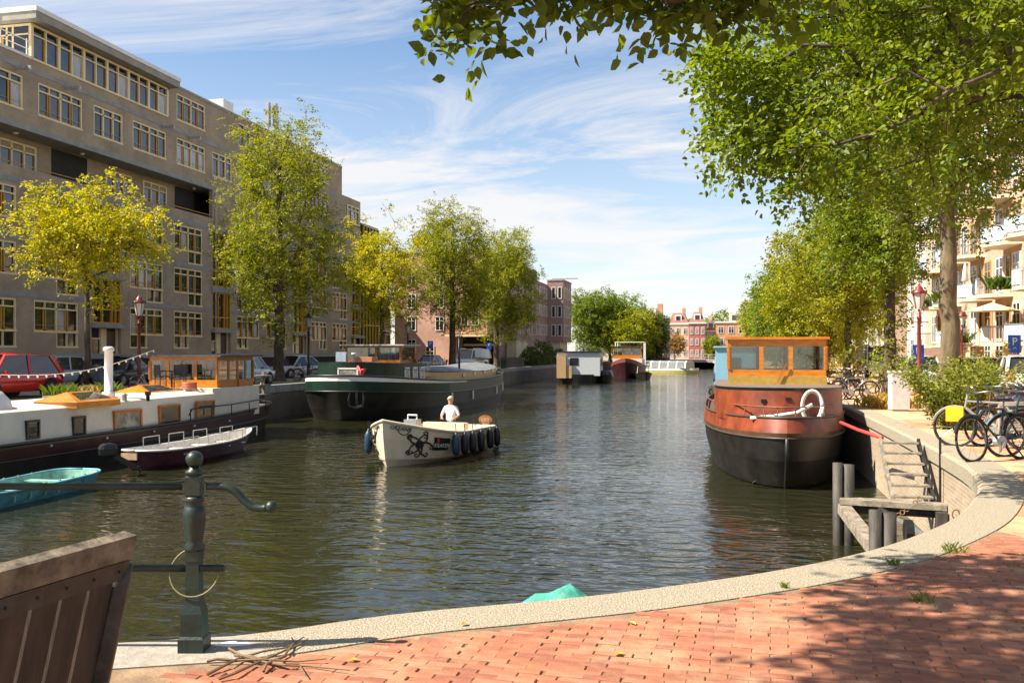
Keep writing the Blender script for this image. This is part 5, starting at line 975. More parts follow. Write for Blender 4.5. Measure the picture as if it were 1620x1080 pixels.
# ================================================================ near railing and wooden box
RG = mat('railing_green', (.009, .023, .018), .45, var=.3, scale=9, bump=.12, bscale=40)
pb = cf(-1.755, 5.24); rl = thing('canal_railing', 'dark green cast iron canal railing with ball-topped post', 'railing', pb, TH)
post = MB(); post.lathe([(.098, 0), (.098, .085), (.084, .10), (.08, .22), (.062, .27), (.055, .30), (.05, .5), (.056, .505), (.056, .56)], 4); blk = MB().lathe([(.052, .86), (.058, .868), (.058, .965), (.052, .975)], 4)
bal = MB(); bal.lathe([(.05, .56), (.058, .575), (.044, .60), (.046, .62), (.058, .70), (.060, .76), (.054, .80), (.040, .815), (.052, .83), (.052, .85), (.044, .86)], 28); bal.lathe([(.04, .975), (.05, .985), (.05, .998), (.03, 1.01), (.028, 1.022)], 24); bal.ell((0, 0, 1.063), (.047, .047, .047), 24, 16)
for k in range(4):
    for m_, nm, sm_ in ((post, 'post', False), (blk, 'post_block', False), (bal, 'baluster_and_ball', True)): o = m_.build(nm, RG, rl, sm_); o.location = (-2.6 * k, 0, 0)
MB().tube([(-9, 0, .913), (-.07, 0, .913)], .020, 10).build('top_rail', RG, rl, True)
cv = spline([(.07, 0, .913), (.16, 0, .912), (.22, 0, .89), (.27, 0, .84), (.32, 0, .80), (.37, 0, .792), (.395, 0, .795)], 5); MB().tube(cv, .021, 10).build('scroll_end', RG, rl, True); MB().ell((.425, 0, .80), (.034, .034, .034), 12, 9).build('end_knob', RG, rl, True)
MB().tube([(-9, 0, .462), (.165, 0, .462)], .021, 10).build('lower_rail', RG, rl, True)
ring = MB().tube([(.135 * math.cos(a / 14 * PI), .0 + .05 * math.sin(a / 14 * PI), .44 + .125 * math.sin(a / 14 * PI)) for a in range(29)], .0045, 6).build('cable_loop', mat('olive_cable', (.17, .17, .06), .5), None, True); ring.location = pb; ring.rotation_euler = (0, 0, TH); tag(ring, 'loop of olive green cable hung round the railing post', 'cable')
o = MB().prism([(-.11, -.03), (-.02, -.05), (.10, -.02), (.07, .03), (.02, .02), (-.01, .05), (-.06, .03)], 0, .003).build('paint_mark', WHITE); o.location = gp(370, 1018, .013); o.rotation_euler = (0, 0, TH); tag(o, 'white paint daub on the granite kerb slab by the post', 'paint mark')
# weathered wooden box with metal edge, lower left
wb = thing('wooden_box', 'weathered dark wooden slatted box with metal edging at the lower left', 'wooden box', cf(-1.22, 3.0)); e0 = wb.location
A = cf(-1.215, 3.0, 1.035) - e0; B = cf(-1.62, 1.70, 1.035) - e0; dn = (cf(-1.335, 3.02, .3) - e0 - A); dn = Vector((dn.x, dn.y, -1.0 + .265)); along = (B - A).normalized(); tl = Vector(((cf(-.21, 0.02) ).x, (cf(-.21, .02)).y, -.95)).normalized(); nrm = along.cross(tl).normalized()
WOOD = mat('weathered_plank', (.05, .03, .02), .8, var=.4, scale=10, bump=.5, bscale=30, stretch=(1, 1, .15)); WTOP = mat('weathered_rail', (.15, .115, .08), .85, var=.4, scale=12, bump=.6, bscale=30); IRON = mat('black_iron', (.022, .02, .02), .55, var=.4, scale=20, bump=.2)
MB().bar(A - tl * .01, B - tl * .01, .05, .075, up=-tl).build('top_rail', WTOP, wb)
MB().bar(A + tl * .065 + nrm * .012, B + tl * .065 + nrm * .012, .012, .06, up=-tl).build('metal_strip', IRON, wb)
for k in range(12):
    p = A + along * (.055 + .112 * k) + tl * .04; MB().bar(p + along * .045, p + along * .045 + tl * 1.0, .098, .022, up=nrm).build('slat', WOOD, wb)
    q = A + along * (.04 + .11 * k) + tl * .065 + nrm * .02; MB().ell(q, (.005, .005, .005), 6, 4).build('rivet', IRON, wb)
MB().tube([A + tl * .05 - along * .01, A + tl * .12 + along * .01, A + tl * .3 + along * .012, A + tl * 1.1 + along * .012], [.02, .035, .038, .038], 8).build('metal_edge', IRON, wb, True)
# ================================================================ vehicles
def car(label, loc, rz, L, W_, H_, paint, kind='hatch', group='cars parked along the quays', cat='car'):
    """front at -y; body, glasshouse, wheels and lights"""
    t = thing('van' if kind == 'van' else 'car', label, cat, loc, rz, group); h = L / 2; w_ = W_ / 2; bz = H_ * .56; 
    pm = mat('paint_' + str(paint), paint, .25, var=.04, coat=.6, spec=.5)
    if kind == 'van': st = [(-h, .45, .62), (-h + .12, .38, .86), (-h + .7, .28, 1.02), (-h + 1.1, .26, 1.08), (0, .25, 1.1), (h - .1, .25, 1.1), (h, .4, 1.05)]
    elif kind == 'sedan': st = [(-h, .42, .58), (-h + .15, .3, .70), (-h + .95, .25, bz * .98), (-h + 1.5, .24, bz), (.3, .24, bz * 1.02), (h - .9, .25, bz * 1.05), (h - .12, .3, bz * 1.03), (h, .42, bz * .85)]
    else: st = [(-h, .42, .58), (-h + .15, .3, .74), (-h + .9, .25, bz * .98), (-h + 1.3, .24, bz), (.3, .24, bz * 1.02), (h - .35, .25, bz * 1.04), (h - .08, .3, bz * 1.02), (h, .42, bz * .8)]
    b_ = MB(); b_.loft([[(x * (1 - .10 * (abs(y) / h) ** 5), y, z) for x, z in ((-w_ * .90, lo), (-w_, lo + .15), (-w_, (lo + hi) / 2 + .05), (-w_ * .95, hi - .05), (-w_ * .84, hi), (w_ * .84, hi), (w_ * .95, hi - .05), (w_, (lo + hi) / 2 + .05), (w_, lo + .15), (w_ * .90, lo))] for y, lo, hi in st], True, True); b_.build('body', pm, t, True)
    if kind == 'van': gh_ = [(-h + .75, 1.03, .0), (-h + 1.5, H_, .75), (h - .12, H_, .8), (h - .02, 1.05, 0)]
    elif kind == 'sedan': gh_ = [(-h + 1.15, bz, 0), (-h + 1.85, H_, .7), (h - 1.6, H_, .7), (h - .75, bz, 0)]
    else: gh_ = [(-h + .95, bz, 0), (-h + 1.65, H_, .7), (h - .52, H_ * .985, .7), (h - .12, bz, 0)]
    zb = bz - .03 if kind != 'van' else 1.0; tw = w_ * .72; bw = w_ * .93
    (ya, _, _), (yb, zt, _), (yc, zt2, _), (yd, _, _) = gh_
    g_ = MB(); g_.add([(-bw, ya, zb), (bw, ya, zb), (bw, yd, zb), (-bw, yd, zb), (-tw, yb, zt - .05), (tw, yb, zt - .05), (tw, yc, zt2 - .05), (-tw, yc, zt2 - .05)], [(0, 1, 5, 4), (1, 2, 6, 5), (2, 3, 7, 6), (3, 0, 4, 7)]); g_.build('windows', mat('car_glass', (.015, .018, .02), .05, spec=.9) if kind != 'van' or True else pm, t)
    rf = MB(); rf.loft([[(-tw * 1.04, y, z - .06), (-tw * .9, y, z), (0, y, z + .03), (tw * .9, y, z), (tw * 1.04, y, z - .06)] for y, z in ((yb - .08, zt - .03), (yb + .2, zt), ((yb + yc) / 2, max(zt, zt2) + .02), (yc - .2, zt2), (yc + .06, zt2 - .03))], False); rf.build('roof', pm, t, True)
    for s_ in (-1, 1):
        MB().bar((s_ * bw * 1.0, ya, zb), (s_ * tw * 1.01, yb, zt - .04), .07).build('pillar', pm, t); MB().bar((s_ * bw, yd, zb), (s_ * tw * 1.01, yc, zt2 - .04), .12 if kind != 'sedan' else .08).build('pillar', pm, t)
        for fr in (.48,) if kind != 'van' else (.3, .5, .7, .9):
            y0 = ya + (yd - ya) * (fr + .02); MB().bar((s_ * bw * 1.005, y0, zb), (s_ * tw * 1.02, yb + (yc - yb) * fr, zt - .05), .07 if kind != 'van' else .9).build('pillar', pm, t)
    wr = .33 if H_ > 1.55 else .30
    for s_ in (-1, 1):
        for y in (-h + .82, h - .78):
            MB().tube([(s_ * (w_ - .22), y, wr), (s_ * (w_ + .005), y, wr)], wr + .06, 18).build('wheel_arch', BLACK, t)
            wh = MB().tube([(s_ * (w_ - .2), y, wr), (s_ * (w_ + .02), y, wr)], wr, 18).build('wheel', RUBBER, t)
            MB().tube([(s_ * (w_ - .1), y, wr), (s_ * (w_ + .03), y, wr)], wr * .62, 14).build('rim', CHROME, wh); sp = MB()
            for k in range(5): a = k * 2 * PI / 5; sp.bar((s_ * (w_ + .04), y, wr), (s_ * (w_ + .04), y + math.cos(a) * wr * .58, wr + math.sin(a) * wr * .58), .02, .06)
            sp.build('spokes', mat('rim_grey', (.5, .5, .5), .3, .8), wh)
        o = MB().box((s_ * w_ * .70, -h + .1, .62), (.32, .12, .14)).build('headlight', mat('lamp_clear', (.6, .62, .62), .1), t)
        o = MB().box((s_ * w_ * .84, h - .05, .82 if kind != 'van' else 1.0), (.16, .12, .26 if kind != 'hatch' else .34)).build('tail_light', mat('lamp_red', (.45, .01, .01), .2), t)
        MB().box((s_ * (w_ + .08), ya + .35, zb + .08), (.16, .1, .12)).build('mirror', pm, t)
    MB().b2((-w_ * .8, h - .02, .3), (w_ * .8, h + .04, .5)).build('rear_bumper', BLACK if kind != 'sedan' else pm, t); MB().b2((-w_ * .8, -h - .04, .28), (w_ * .8, -h + .02, .48)).build('front_bumper', pm, t)
    MB().b2((-.26, h + .02, .58), (.26, h + .05, .69)).build('number_plate', mat('plate_yellow', (.6, .45, .05), .5), t)
    return t
car('glossy red SUV parked at the left quay behind the houseboat', (-25.6, 29.75, 0), 0, 4.5, 1.84, 1.62, (.50, .012, .012))
car('grey blue hatchback just behind the red SUV', (-31.5, 39.8, 0), 0, 4.0, 1.7, 1.5, (.28, .33, .38))
car('dark estate car half hidden behind the houseboat chimney', (-30.0, 43.3, 0), .05, 4.4, 1.75, 1.48, (.02, .024, .03), 'sedan')
car('dark blue sedan behind the houseboat wheelhouse', (-29.5, 48.4, 0), .05, 4.4, 1.75, 1.45, (.02, .03, .05), 'sedan')
car('pale blue small hatchback beside the tall airy tree', (-24.3, 45.7, 0), PI, 3.6, 1.6, 1.52, (.38, .43, .53))
car('silver sedan facing the canal behind the tall airy tree', (-27.5, 58.5, 0), -.35, 4.5, 1.76, 1.46, (.42, .42, .41), 'sedan')
car('dark SUV parked before the pink brick house', (-30.2, 84, 0), -.3, 4.5, 1.85, 1.7, (.09, .09, .11))
car('grey sedan beside the dark SUV at the pink brick house', (-28.4, 91, 0), -.2, 4.4, 1.75, 1.45, (.25, .25, .27), 'sedan')
car('white delivery van parked under the pink house balcony', (-25.9, 97.5, 0), -.2, 5.0, 1.95, 2.0, (.68, .68, .66), 'van', cat='van')
car('silver small hatchback with tall red tail lights by the bicycles', (11.0, 39.2, 0), PI - .05, 3.6, 1.62, 1.55, (.45, .46, .46))
car('dark green car parked left of the silver hatchback', (10.9, 44.4, 0), PI, 4.1, 1.7, 1.45, (.05, .07, .06))
car('white graffiti covered van on the right quay street', (10.2, 68, 0), .1, 4.9, 1.95, 2.1, (.55, .55, .55), 'van', cat='van')
car('pale car behind the leafy shrub', (9.6, 50, 0), .0, 4.2, 1.72, 1.48, (.5, .53, .58))
cvm = thing('covered_motorbike', 'motorbike under a black cover beside the red SUV', 'motorbike', (-24.0, 33.0, 0), .4)
c_ = MB(); c_.loft([[(x * s_, y, .28 + z * hh_) for x, z in ((-.38, 0), (-.36, .45), (-.2, .9), (0, 1), (.2, .9), (.36, .45), (.38, 0))] for y, s_, hh_ in ((-1.1, .3, .45), (-.9, .8, .62), (-.5, 1, .85), (-.2, 1.1, .95), (.2, .9, .66), (.7, .85, .6), (1.05, .5, .5))], False); c_.f += [tuple(range(7)), tuple(range(42, 49))[::-1]]; c_.build('cover', mat('black_cover', (.015, .015, .016), .45, bump=.4, bscale=6), cvm, True)
for y in (-.75, .72): MB().tube([(-.06, y, .3), (.06, y, .3)], .3, 16).build('wheel', RUBBER, cvm)
# ================================================================ bicycles
def bike(label, loc, rz, col, lean=.0, group='bicycles parked on the right quay', rack=None, crate=None):
    t = thing('bicycle', label, 'bicycle', loc, rz, group); t.rotation_euler = (lean, 0, rz); m = mat('bike_' + str(col), col, .35, .2)
    R = .34
    for x in (-.54, .54):
        wh = MB().tube([(x + R * math.cos(a / 14 * PI), 0, R + R * math.sin(a / 14 * PI)) for a in range(29)], .019, 6).build('wheel', RUBBER, t, True)
        rm = MB().tube([(x + (R - .025) * math.cos(a / 12 * PI), 0, R + (R - .025) * math.sin(a / 12 * PI)) for a in range(25)], .010, 4).build('rim', CHROME, wh)
        sp = MB()
        for k in range(10): a = k * PI / 5; sp.tube([(x, .02 * (-1) ** k, R), (x + (R - .03) * math.cos(a), 0, R + (R - .03) * math.sin(a))], .0025, 3)
        sp.build('spokes', CHROME, wh); MB().tube([(x + (R + .03) * math.cos(a / 10 * PI), 0, R + (R + .03) * math.sin(a / 10 * PI)) for a in range(1, 9)], .022, 5).build('mudguard', m, t)
    f = MB(); bb, st_, hd_ = (-.08, 0, .29), (-.22, 0, .78), (.36, 0, .80)
    for a, b_ in ((bb, st_), (bb, (.38, 0, .70)), (st_, hd_), (bb, (-.54, 0, R)), (st_, (-.54, 0, R))): f.tube([a, b_], .018, 6)
    f.tube([(.34, 0, .95), (.38, 0, .70), (.43, 0, .55), (.54, 0, R)], .018, 6); f.build('frame', m, t)
    MB().tube([(.20, -.27, 1.0), (.30, -.22, 1.06), (.36, 0, 1.04), (.30, .22, 1.06), (.20, .27, 1.0)], .014, 6).build('handlebar', CHROME, t, True)
    sd = MB(); sd.loft([[(x, y * w_, .93 + z) for y, z in ((-.1, -.03), (-.05, .015), (.05, .015), (.1, -.03))] for x, w_ in ((-.36, 1), (-.25, .9), (-.08, .3))], False); sd.f.append((0, 1, 2, 3)); sd.build('saddle', BLACK, t); MB().tube([(-.22, 0, .76), (-.24, 0, .93)], .013, 5).build('seat_post', CHROME, t)
    MB().tube([(-.08, -.06, .29), (-.08, .06, .29)], .085, 12).build('chainring', STEEL, t); MB().b2((-.5, -.035, .30), (-.05, -.02, .40)).build('chain_guard', m, t)
    ck = MB().tube([(-.08, .08, .29), (.02, .09, .14)], .010, 5); ck.tube([(-.08, -.08, .29), (-.18, -.09, .43)], .010, 5); ck.build('cranks', STEEL, t); MB().bar((-.3, .05, .27), (-.42, .16, .0), .02).build('kickstand', BLACK, t)
    MB().b2((-.78, -.07, .70), (-.32, .07, .72)).build('luggage_rack', BLACK, t)
    if rack: MB().b2((-.74, -.2, .72), (-.36, .2, 1.0)).build('pannier', rack, t)
    if crate: MB().b2((.40, -.2, .44), (.68, .2, .70)).build('front_bag', crate, t)
    return t
q = gp(1578, 728); bike('black bicycle nearest the quay edge in the front of the rack', (q.x, q.y, 0), TH + PI + .45, (.02, .022, .025), .08)
bike('teal bicycle at the right edge of the bike rack', gp(1640, 722), TH + PI + .1, (.02, .09, .12), -.06, rack=mat('teal_pannier', (.02, .10, .12), .6))
bike('bicycle with yellow front bag behind the black bicycle', gp(1565, 708), TH + PI - .5, (.35, .35, .33), .05, crate=mat('yellow_bag', (.70, .45, .01), .5))
bike('grey bicycle behind the rack with white saddle bag', gp(1630, 700), TH + PI - .2, (.12, .12, .13), .05, rack=mat('white_bag', (.6, .6, .6), .6))
bike('dark bicycle farthest back at the bike rack', gp(1622, 686), TH + .2, (.03, .03, .03), -.05)
for k, (x, y, rz, c, lb) in enumerate(((1318, 632, .5, (.3, .3, .3), 'pale bicycle leaning nearest the red barge cabin'), (1335, 626, 1.0, (.05, .05, .06), 'dark bicycle under the slender ivy tree'), (1350, 634, .2, (.3, .3, .32), 'grey bicycle left of the round wheel bicycle by the ivy tree'), (1375, 632, .05, (.03, .04, .04), 'black bicycle side on beside the ivy-clad trunk'), (1362, 622, .4, (.35, .32, .28), 'beige bicycle behind the black one at the ivy tree'))): bike(lb, gp(x, y), rz, c, .06, 'bicycles by the ivy trees')
bike('rusty brown bicycle squeezed between the rack hoops', gp(1596, 704), TH + PI + .2, (.14, .07, .04), .04); bike('silver bicycle leaning against the dark one at the rack', gp(1585, 692), TH + .5, (.3, .3, .32), .07); bike('blue bicycle at the back right of the rack', gp(1640, 694), TH + PI - .3, (.03, .06, .16), -.05)
rk = thing('bike_rack', 'galvanised hoop bicycle rack on the right quay', 'bike rack', gp(1600, 716))
for k in range(4):
    b0 = cf(.25 * k - .2, .45 * k) ; MB().tube([b0 + Vector((0, 0, 0)), b0 + Vector((0, 0, .78)), b0 + cf(.75, .0, .78), b0 + cf(.75, 0, 0)], .028, 6).build('hoop', mat('rack_tan', (.42, .36, .28), .6, .3), rk); MB().tube([b0 + Vector((0, 0, .42)), b0 + cf(.75, 0, .42)], .022, 6).build('cross_bar', mat('rack_tan', (.4, .36, .28)), rk)
bike('dark bicycle leaning on the lamp post of the left quay', (-24.4, 53.2, 0), .6, (.02, .02, .022), .08, 'bicycles on the left quay'); bike('white bicycle beside the orange wheelhouse on the left quay', (-23.4, 35.4, 0), 1.2, (.5, .5, .5), .08, 'bicycles on the left quay', crate=mat('white_bag', (.6, .6, .6)))
# ================================================================ lamp posts, signs, cabinet
def lamp(label, loc, col, h=4.0):
    t = thing('street_lamp', label, 'street lamp', loc, 0, 'old style lanterns on the quays'); m = mat('lamp_' + str(col), col, .4, var=.15)
    MB().lathe([(.17, 0), (.17, .25), (.11, .32), (.10, .9), (.12, .95), (.075, 1.05), (.062, h - 1.15), (.09, h - 1.12), (.09, h - 1.05), (.05, h - 1.0), (.045, h - .78)], 10).build('column', m, t, True)
    MB().tube([(-.32, 0, h - 1.25), (.32, 0, h - 1.25)], .02, 5).build('ladder_bar', m, t)
    for k in range(4): a = k * PI / 2; MB().tube([(.05 * math.cos(a), .05 * math.sin(a), h - .95), (.17 * math.cos(a), .17 * math.sin(a), h - .88), (.13 * math.cos(a), .13 * math.sin(a), h - .72)], .014, 5).build('bracket', m, t)
    MB().lathe([(.12, h - .75), (.23, h - .22)], 6).build('lantern_glass', mat('lantern_glass', (.55, .55, .52), .15, spec=.8), t)
    cg = MB()
    for k in range(6): a = (k + .5) * PI / 3; cg.bar((.125 * math.cos(a), .125 * math.sin(a), h - .76), (.24 * math.cos(a), .24 * math.sin(a), h - .2), .02)
    cg.build('lantern_cage', m, t); MB().lathe([(.28, h - .22), (.27, h - .16), (.14, h - .06), (.12, h + .02), (.05, h + .07), (.02, h + .16)], 12).build('lantern_cap', m, t, True)
    for k in range(6): a = (k + .5) * PI / 3; MB().ell((.26 * math.cos(a), .26 * math.sin(a), h - .13), (.03, .03, .05), 6, 4).build('cap_knob', m, t)
RDL = (.16, .025, .022)
lamp('dark red lantern in front of the golden yellow tree', (-24.5, 36.5, 0), RDL); lamp('black lantern beside the tall airy tree trunk', (-24.9, 54.6, 0), (.03, .022, .02)); lamp('distant lantern before the pink brick house', (-24.5, 72.5, 0), (.04, .03, .03))
lamp('bright red lantern on the right quay behind the shrub', (7.0, 36.6, 0), (.20, .03, .025)); lamp('red lantern by the balconies right of the big trunk', (14.4, 62.5, 0), RDL, 4.1); lamp('slim red lantern beside the slender ivy tree', (7.6, 57, 0), RDL)
def psign(label, loc, rz, mark=''):
    t = thing('parking_sign', label, 'sign', loc, rz, 'parking signs'); MB().tube([(0, 0, 0), (0, 0, 2.75)], .03, 6).build('pole', STEEL, t); MB().b2((-.25, -.05, 2.05), (.25, -.03, 2.75)).build('panel', mat('sign_blue', (.005, .085, .42), .4), t)
    text('lettering', 'P', .42, WHITE, t, basis((1, 0, 0), (0, 0, 1), (0, -.06, 2.48))); 
    if mark: text('arrow', mark, .26, WHITE, t, basis((1, 0, 0), (0, 0, 1), (0, -.06, 2.17)))
p_ = at(1604, 558, 37); psign('blue parking sign at the right edge of the street', (p_.x, p_.y, -.4), TH, '\u2191')
p_ = at(1452, 558, 41); psign('blue parking sign half hidden behind the red lantern', (p_.x, p_.y, -.75), TH)
psign('blue parking sign before the pink brick house', (-26.2, 84, 0), TH); psign('blue parking sign beside the wide light green elm', (-24.3, 99, 0), TH)
ec = thing('electric_cabinet', 'white electric cabinet with black graffiti beside the ivy tree', 'cabinet', (4.95, 28.7, 0), .12)
MB().b2((-.24, -.2, .05), (.24, .2, 1.1)).build('cabinet_body', mat('cabinet_white', (.58, .57, .55), .6, var=.06), ec); MB().b2((-.26, -.22, 1.1), (.26, .22, 1.14)).build('cabinet_lid', WHITE, ec); MB().b2((-.22, -.18, 0), (.22, .18, .05)).build('cabinet_foot', CONC, ec)
g_ = MB()
for k in range(3): g_.tube([(.245, -.1 + .1 * k, .7), (.245, -.05 + .09 * k, .9), (.245, .0 + .08 * k, .62), (.245, .06 + .05 * k, .8)], .012, 4)
g_.build('graffiti', BLACK, ec)
# shrub with arching stems
sh_ = thing('shrub', 'large leafy shrub with long arching stems on the quay edge', 'shrub', (5.0, 22.2, 0)); rs3 = np.random.RandomState(9); O, D = [], []; wm = MB()
for k in range(75):
    a = rs3.uniform(0, 2 * PI); ln = rs3.uniform(.8, 1.75); sp_ = rs3.uniform(.15, .75); long_ = k < 9
    if long_: ln = rs3.uniform(1.9, 2.5); sp_ = rs3.uniform(.8, 1.0); a = [PI * .98, 0.05, PI * .85, .3, PI * 1.1, -.3, 2.2, 1.0, -1.5][k]
    pts = [Vector((math.cos(a) * sp_ * ln * t * (1 if not long_ else t * 1.0) + rs3.normal(0, .02) + .25 * math.cos(a), math.sin(a) * sp_ * ln * t * .8 + .2 * math.sin(a), ln * (t - (.28 if long_ else .12) * t * t))) for t in np.linspace(0, 1, 9)]
    wm.tube(pts, [.014 - .0013 * i for i in range(9)], 4)
    for i in range(1, 9):
        for _ in range(4 if not long_ else 5): O.append(pts[i] + Vector(rs3.normal(0, .06, 3))); dd = pts[i] - pts[i - 1]; D.append(Vector(dd.normalized()) + Vector(rs3.normal(0, .9, 3)))
wm.build('stems', mat('stem_green', (.16, .14, .05), .8), sh_)
o = bpy.data.objects.new('foliage', leaf_mesh('foliage', np.array([tuple(v) for v in O]), np.array([tuple(v) for v in D]), .085, leafmat('shrub_leaf', (.10, .15, .015), (.36, .36, .06), .45), rs3, 4, .16)); COL.objects.link(o); o.parent = sh_
tuft((4.9, 30.4, 0), 260, .45, .35, 'dry_grass', 'patch of tall dry straw grass beside the electric cabinet', 'grass', 4, m=leafmat('straw', (.45, .30, .08), (.62, .45, .16), .4))
# ================================================================ jetty, steps and piles below the right quay
TIM = mat('tarred_timber', (.06, .052, .045), .7, var=.4, scale=6, bump=.4, bscale=20, stretch=(1, 1, .3)); SLV = mat('silvered_timber', (.26, .22, .17), .8, var=.3, scale=8, bump=.3)
jt = thing('timber_jetty', 'dark timber mooring stage with plank and piles under the right quay', 'jetty', (2.8, 17, WZ))
def jp(*a): return Vector(a) - Vector((2.8, 17, WZ))
for (x, y, z) in ((2.08, 17.15, -.24), (2.15, 13.55, -.47)):
    for k, dx_ in enumerate((-.11, .06)): MB().tube([jp(x + dx_, y + .03 * k, -3), jp(x + dx_, y + .03 * k, z - .03 * k)], .105 if k else .085, 10).build('pile', TIM, jt, True)
MB().bar(jp(2.0, 17.05, -.87), jp(3.62, 16.7, -.87), .34, .09).build('plank', SLV, jt); MB().bar(jp(2.05, 17.3, -1.02), jp(3.6, 17.0, -1.02), .12, .16).build('bearer', TIM, jt)
MB().bar(jp(2.05, 17.0, -1.0), jp(2.3, 12.2, -1.35), .2, .16).build('sloping_beam', SLV, jt); MB().bar(jp(2.2, 14.2, -1.1), jp(3.3, 14.4, -1.0), .09, .09).build('strut', STEEL, jt); MB().bar(jp(3.4, 16.6, -1.4), jp(2.6, 16.9, -.95), .06, .06).build('brace', STEEL, jt)
MB().bar(jp(3.5, 16.5, -2.2), jp(3.5, 16.5, -.93), .16, .16).build('pile', TIM, jt); ch = MB()
for k in range(16): tq = k / 15; p = jp(2.2 + 1.0 * tq, 16.6 + .1 * tq, -1.25 + .5 * tq * tq); ch.tube([p + Vector((.035 * math.cos(a / 4 * PI), .02 * (k % 2) * math.sin(a / 4 * PI), .035 * math.sin(a / 4 * PI))) for a in range(9)], .010, 4)
ch.build('chain', mat('rusty_chain', (.20, .12, .05), .8), jt); MB().tube([jp(2.42, 13.6, -.75), jp(2.52, 13.6, -.75)], .16, 12).build('winch_wheel', BLACK, jt)
sf = thing('sunken_dinghy', 'pale half sunken dinghy under the timber stage', 'boat', (2.55, 14.8, WZ + .02)); MB().ell((0, 0, -.02), (.34, .8, .12), 14, 6).build('hull', mat('pale_dinghy', (.5, .52, .55), .5), sf, True)
lad = thing('quay_steps', 'steep steel steps from the quay down to the timber stage', 'steps', (3.2, 17.6, 0))
for x in (2.85, 3.5): MB().bar(Vector((x, 18.4, .05)) - lad.location, Vector((x, 17.0, -.9)) - lad.location, .05, .12).build('stringer', SLV if x < 3 else IRON, lad)
for k in range(6): f = k / 5; MB().box(Vector((3.17, 18.3 - 1.2 * f, .02 - .8 * f)) - lad.location, (.62, .2, .035)).build('tread', SLV, lad)
MB().tube([Vector((3.56, 16.9, -.85)) - lad.location, Vector((3.56, 16.9, .25)) - lad.location], .02, 6).build('hand_post', BLACK, lad)
for k, (y, z) in enumerate(((13.6, -.55), (15.2, -.75))): o = MB().tube([(.05 * math.cos(a / 6 * PI), 0, .07 * math.sin(a / 6 * PI)) for a in range(13)], .012, 5).build('mooring_ring', mat('rusty_chain', (.2, .12, .05))); o.location = (3.42 if k else 3.25, y, z); tag(o, ('iron mooring ring on the sunlit curve of the quay wall', 'iron mooring ring on the quay wall beside the steps')[k], 'ring')
# landing stage with steps on the left quay
ls = thing('landing_steps', 'grey timber landing steps on the left quay beside the houseboat stern', 'steps', (-21.5, 41.5, 0))
for y in (40.6, 42.2): MB().bar(Vector((-21.6, y, -1.9)) - ls.location, Vector((-21.6, y, .75)) - ls.location, .12).build('post', SLV, ls)
for k in range(4): MB().box((0, 0, .55 - .45 * k), (.5, 1.7, .06)).build('tread', SLV, ls)
MB().bar((0, -.9, -.9), (0, .7, .5), .06, .12).build('brace', SLV, ls)
l2 = thing('white_ladder', 'white gangway frame on the quay beyond the black barge', 'ladder', (-21.3, 72.5, 0))
for s_ in (-.5, .5): MB().bar((0, s_, -1.3), (-.3, s_, 1.2), .07).build('stile', WHITE, l2)
for k in range(6): MB().bar((-.05 * k, -.5, -1 + .4 * k), (-.05 * k, .5, -1 + .4 * k), .05).build('rung', WHITE, l2)
# ================================================================ right hand buildings
PB = brickmat('salmon_brick', (.52, .33, .23), (.58, .38, .27), (.52, .42, .32), 'y'); RWH = mat('render_white', (.66, .60, .50), .7, var=.06, scale=1); SLAB = mat('balcony_slab', (.62, .52, .38), .7, var=.06); PANEL = mat('balcony_panel', (.50, .60, .70), .4, var=.05)
def rblock(label, X, y0, y1, h, wallm, n, seed, bal=True, name='balcony_flats', storey=2.95, z0=2.2, slab=SLAB, panel=PANEL):
    """flats facing the canal (towards -x) with rounded projecting balconies on each storey"""
    r = random.Random(seed); t = thing(name, label, 'building', (X, y0, 0)); MB().b2((X, y0, 0), (X + 12, y1, h)).build('wall', wallm, t, root=t); MB().b2((X - .15, y0 - .1, h), (X + 12, y1 + .1, h + .25)).build('coping', slab, t, root=t)
    w_ = (y1 - y0) / n
    for f in range(int((h - z0) / storey) + 1):
        zf = z0 + (f - 1) * storey if f else 0.0
        for k in range(n):
            a = y0 + w_ * k
            for q, (p0, p1) in enumerate(((.10, .34), (.42, .56), (.66, .92))):
                if f == 0 and q == 1: continue
                wy(t, a + w_ * p0, a + w_ * p1, zf + (.25 if q != 1 else .9), zf + 2.45, X - .02, r.choice((0, 0, 1)), r.choice((WHITE, WHITE, mat('ochre_door', (.5, .27, .07), .5))), -1, bars=(q != 1))
            if bal and f:
                b_ = MB(); pr = [(X, a + w_ * .06), (X - .9, a + w_ * .10), (X - 1.5, a + w_ * .26), (X - 1.65, a + w_ * .42), (X - 1.1, a + w_ * .60), (X, a + w_ * .66)] if (k + f) % 2 else [(X, a + w_ * .34), (X - 1.1, a + w_ * .40), (X - 1.65, a + w_ * .58), (X - 1.5, a + w_ * .74), (X - .9, a + w_ * .9), (X, a + w_ * .94)]
                b_.prism(pr, zf - .14, zf + .06); bo = b_.build('balcony', slab, t, root=t); rr = MB(); pn_ = MB()
                for i in range(5):
                    p, q2 = Vector((*pr[i], zf)), Vector((*pr[i + 1], zf)); rr.bar(p + Vector((0, 0, 1.02)), q2 + Vector((0, 0, 1.02)), .05)
                    if i in ((1, 2) if r.random() < .5 else (2, 3)): pn_.bar(p + Vector((0, 0, .55)), q2 + Vector((0, 0, .55)), .03, .8)
                    else:
                        m_ = max(2, int((q2 - p).length / .16))
                        for u in range(m_): s_ = p.lerp(q2, u / m_); rr.bar(s_ + Vector((0, 0, .06)), s_ + Vector((0, 0, 1.0)), .022)
                rr.build('railing', STEEL, bo, root=t); pn_.build('railing_panel', panel, bo, root=t)
    return t
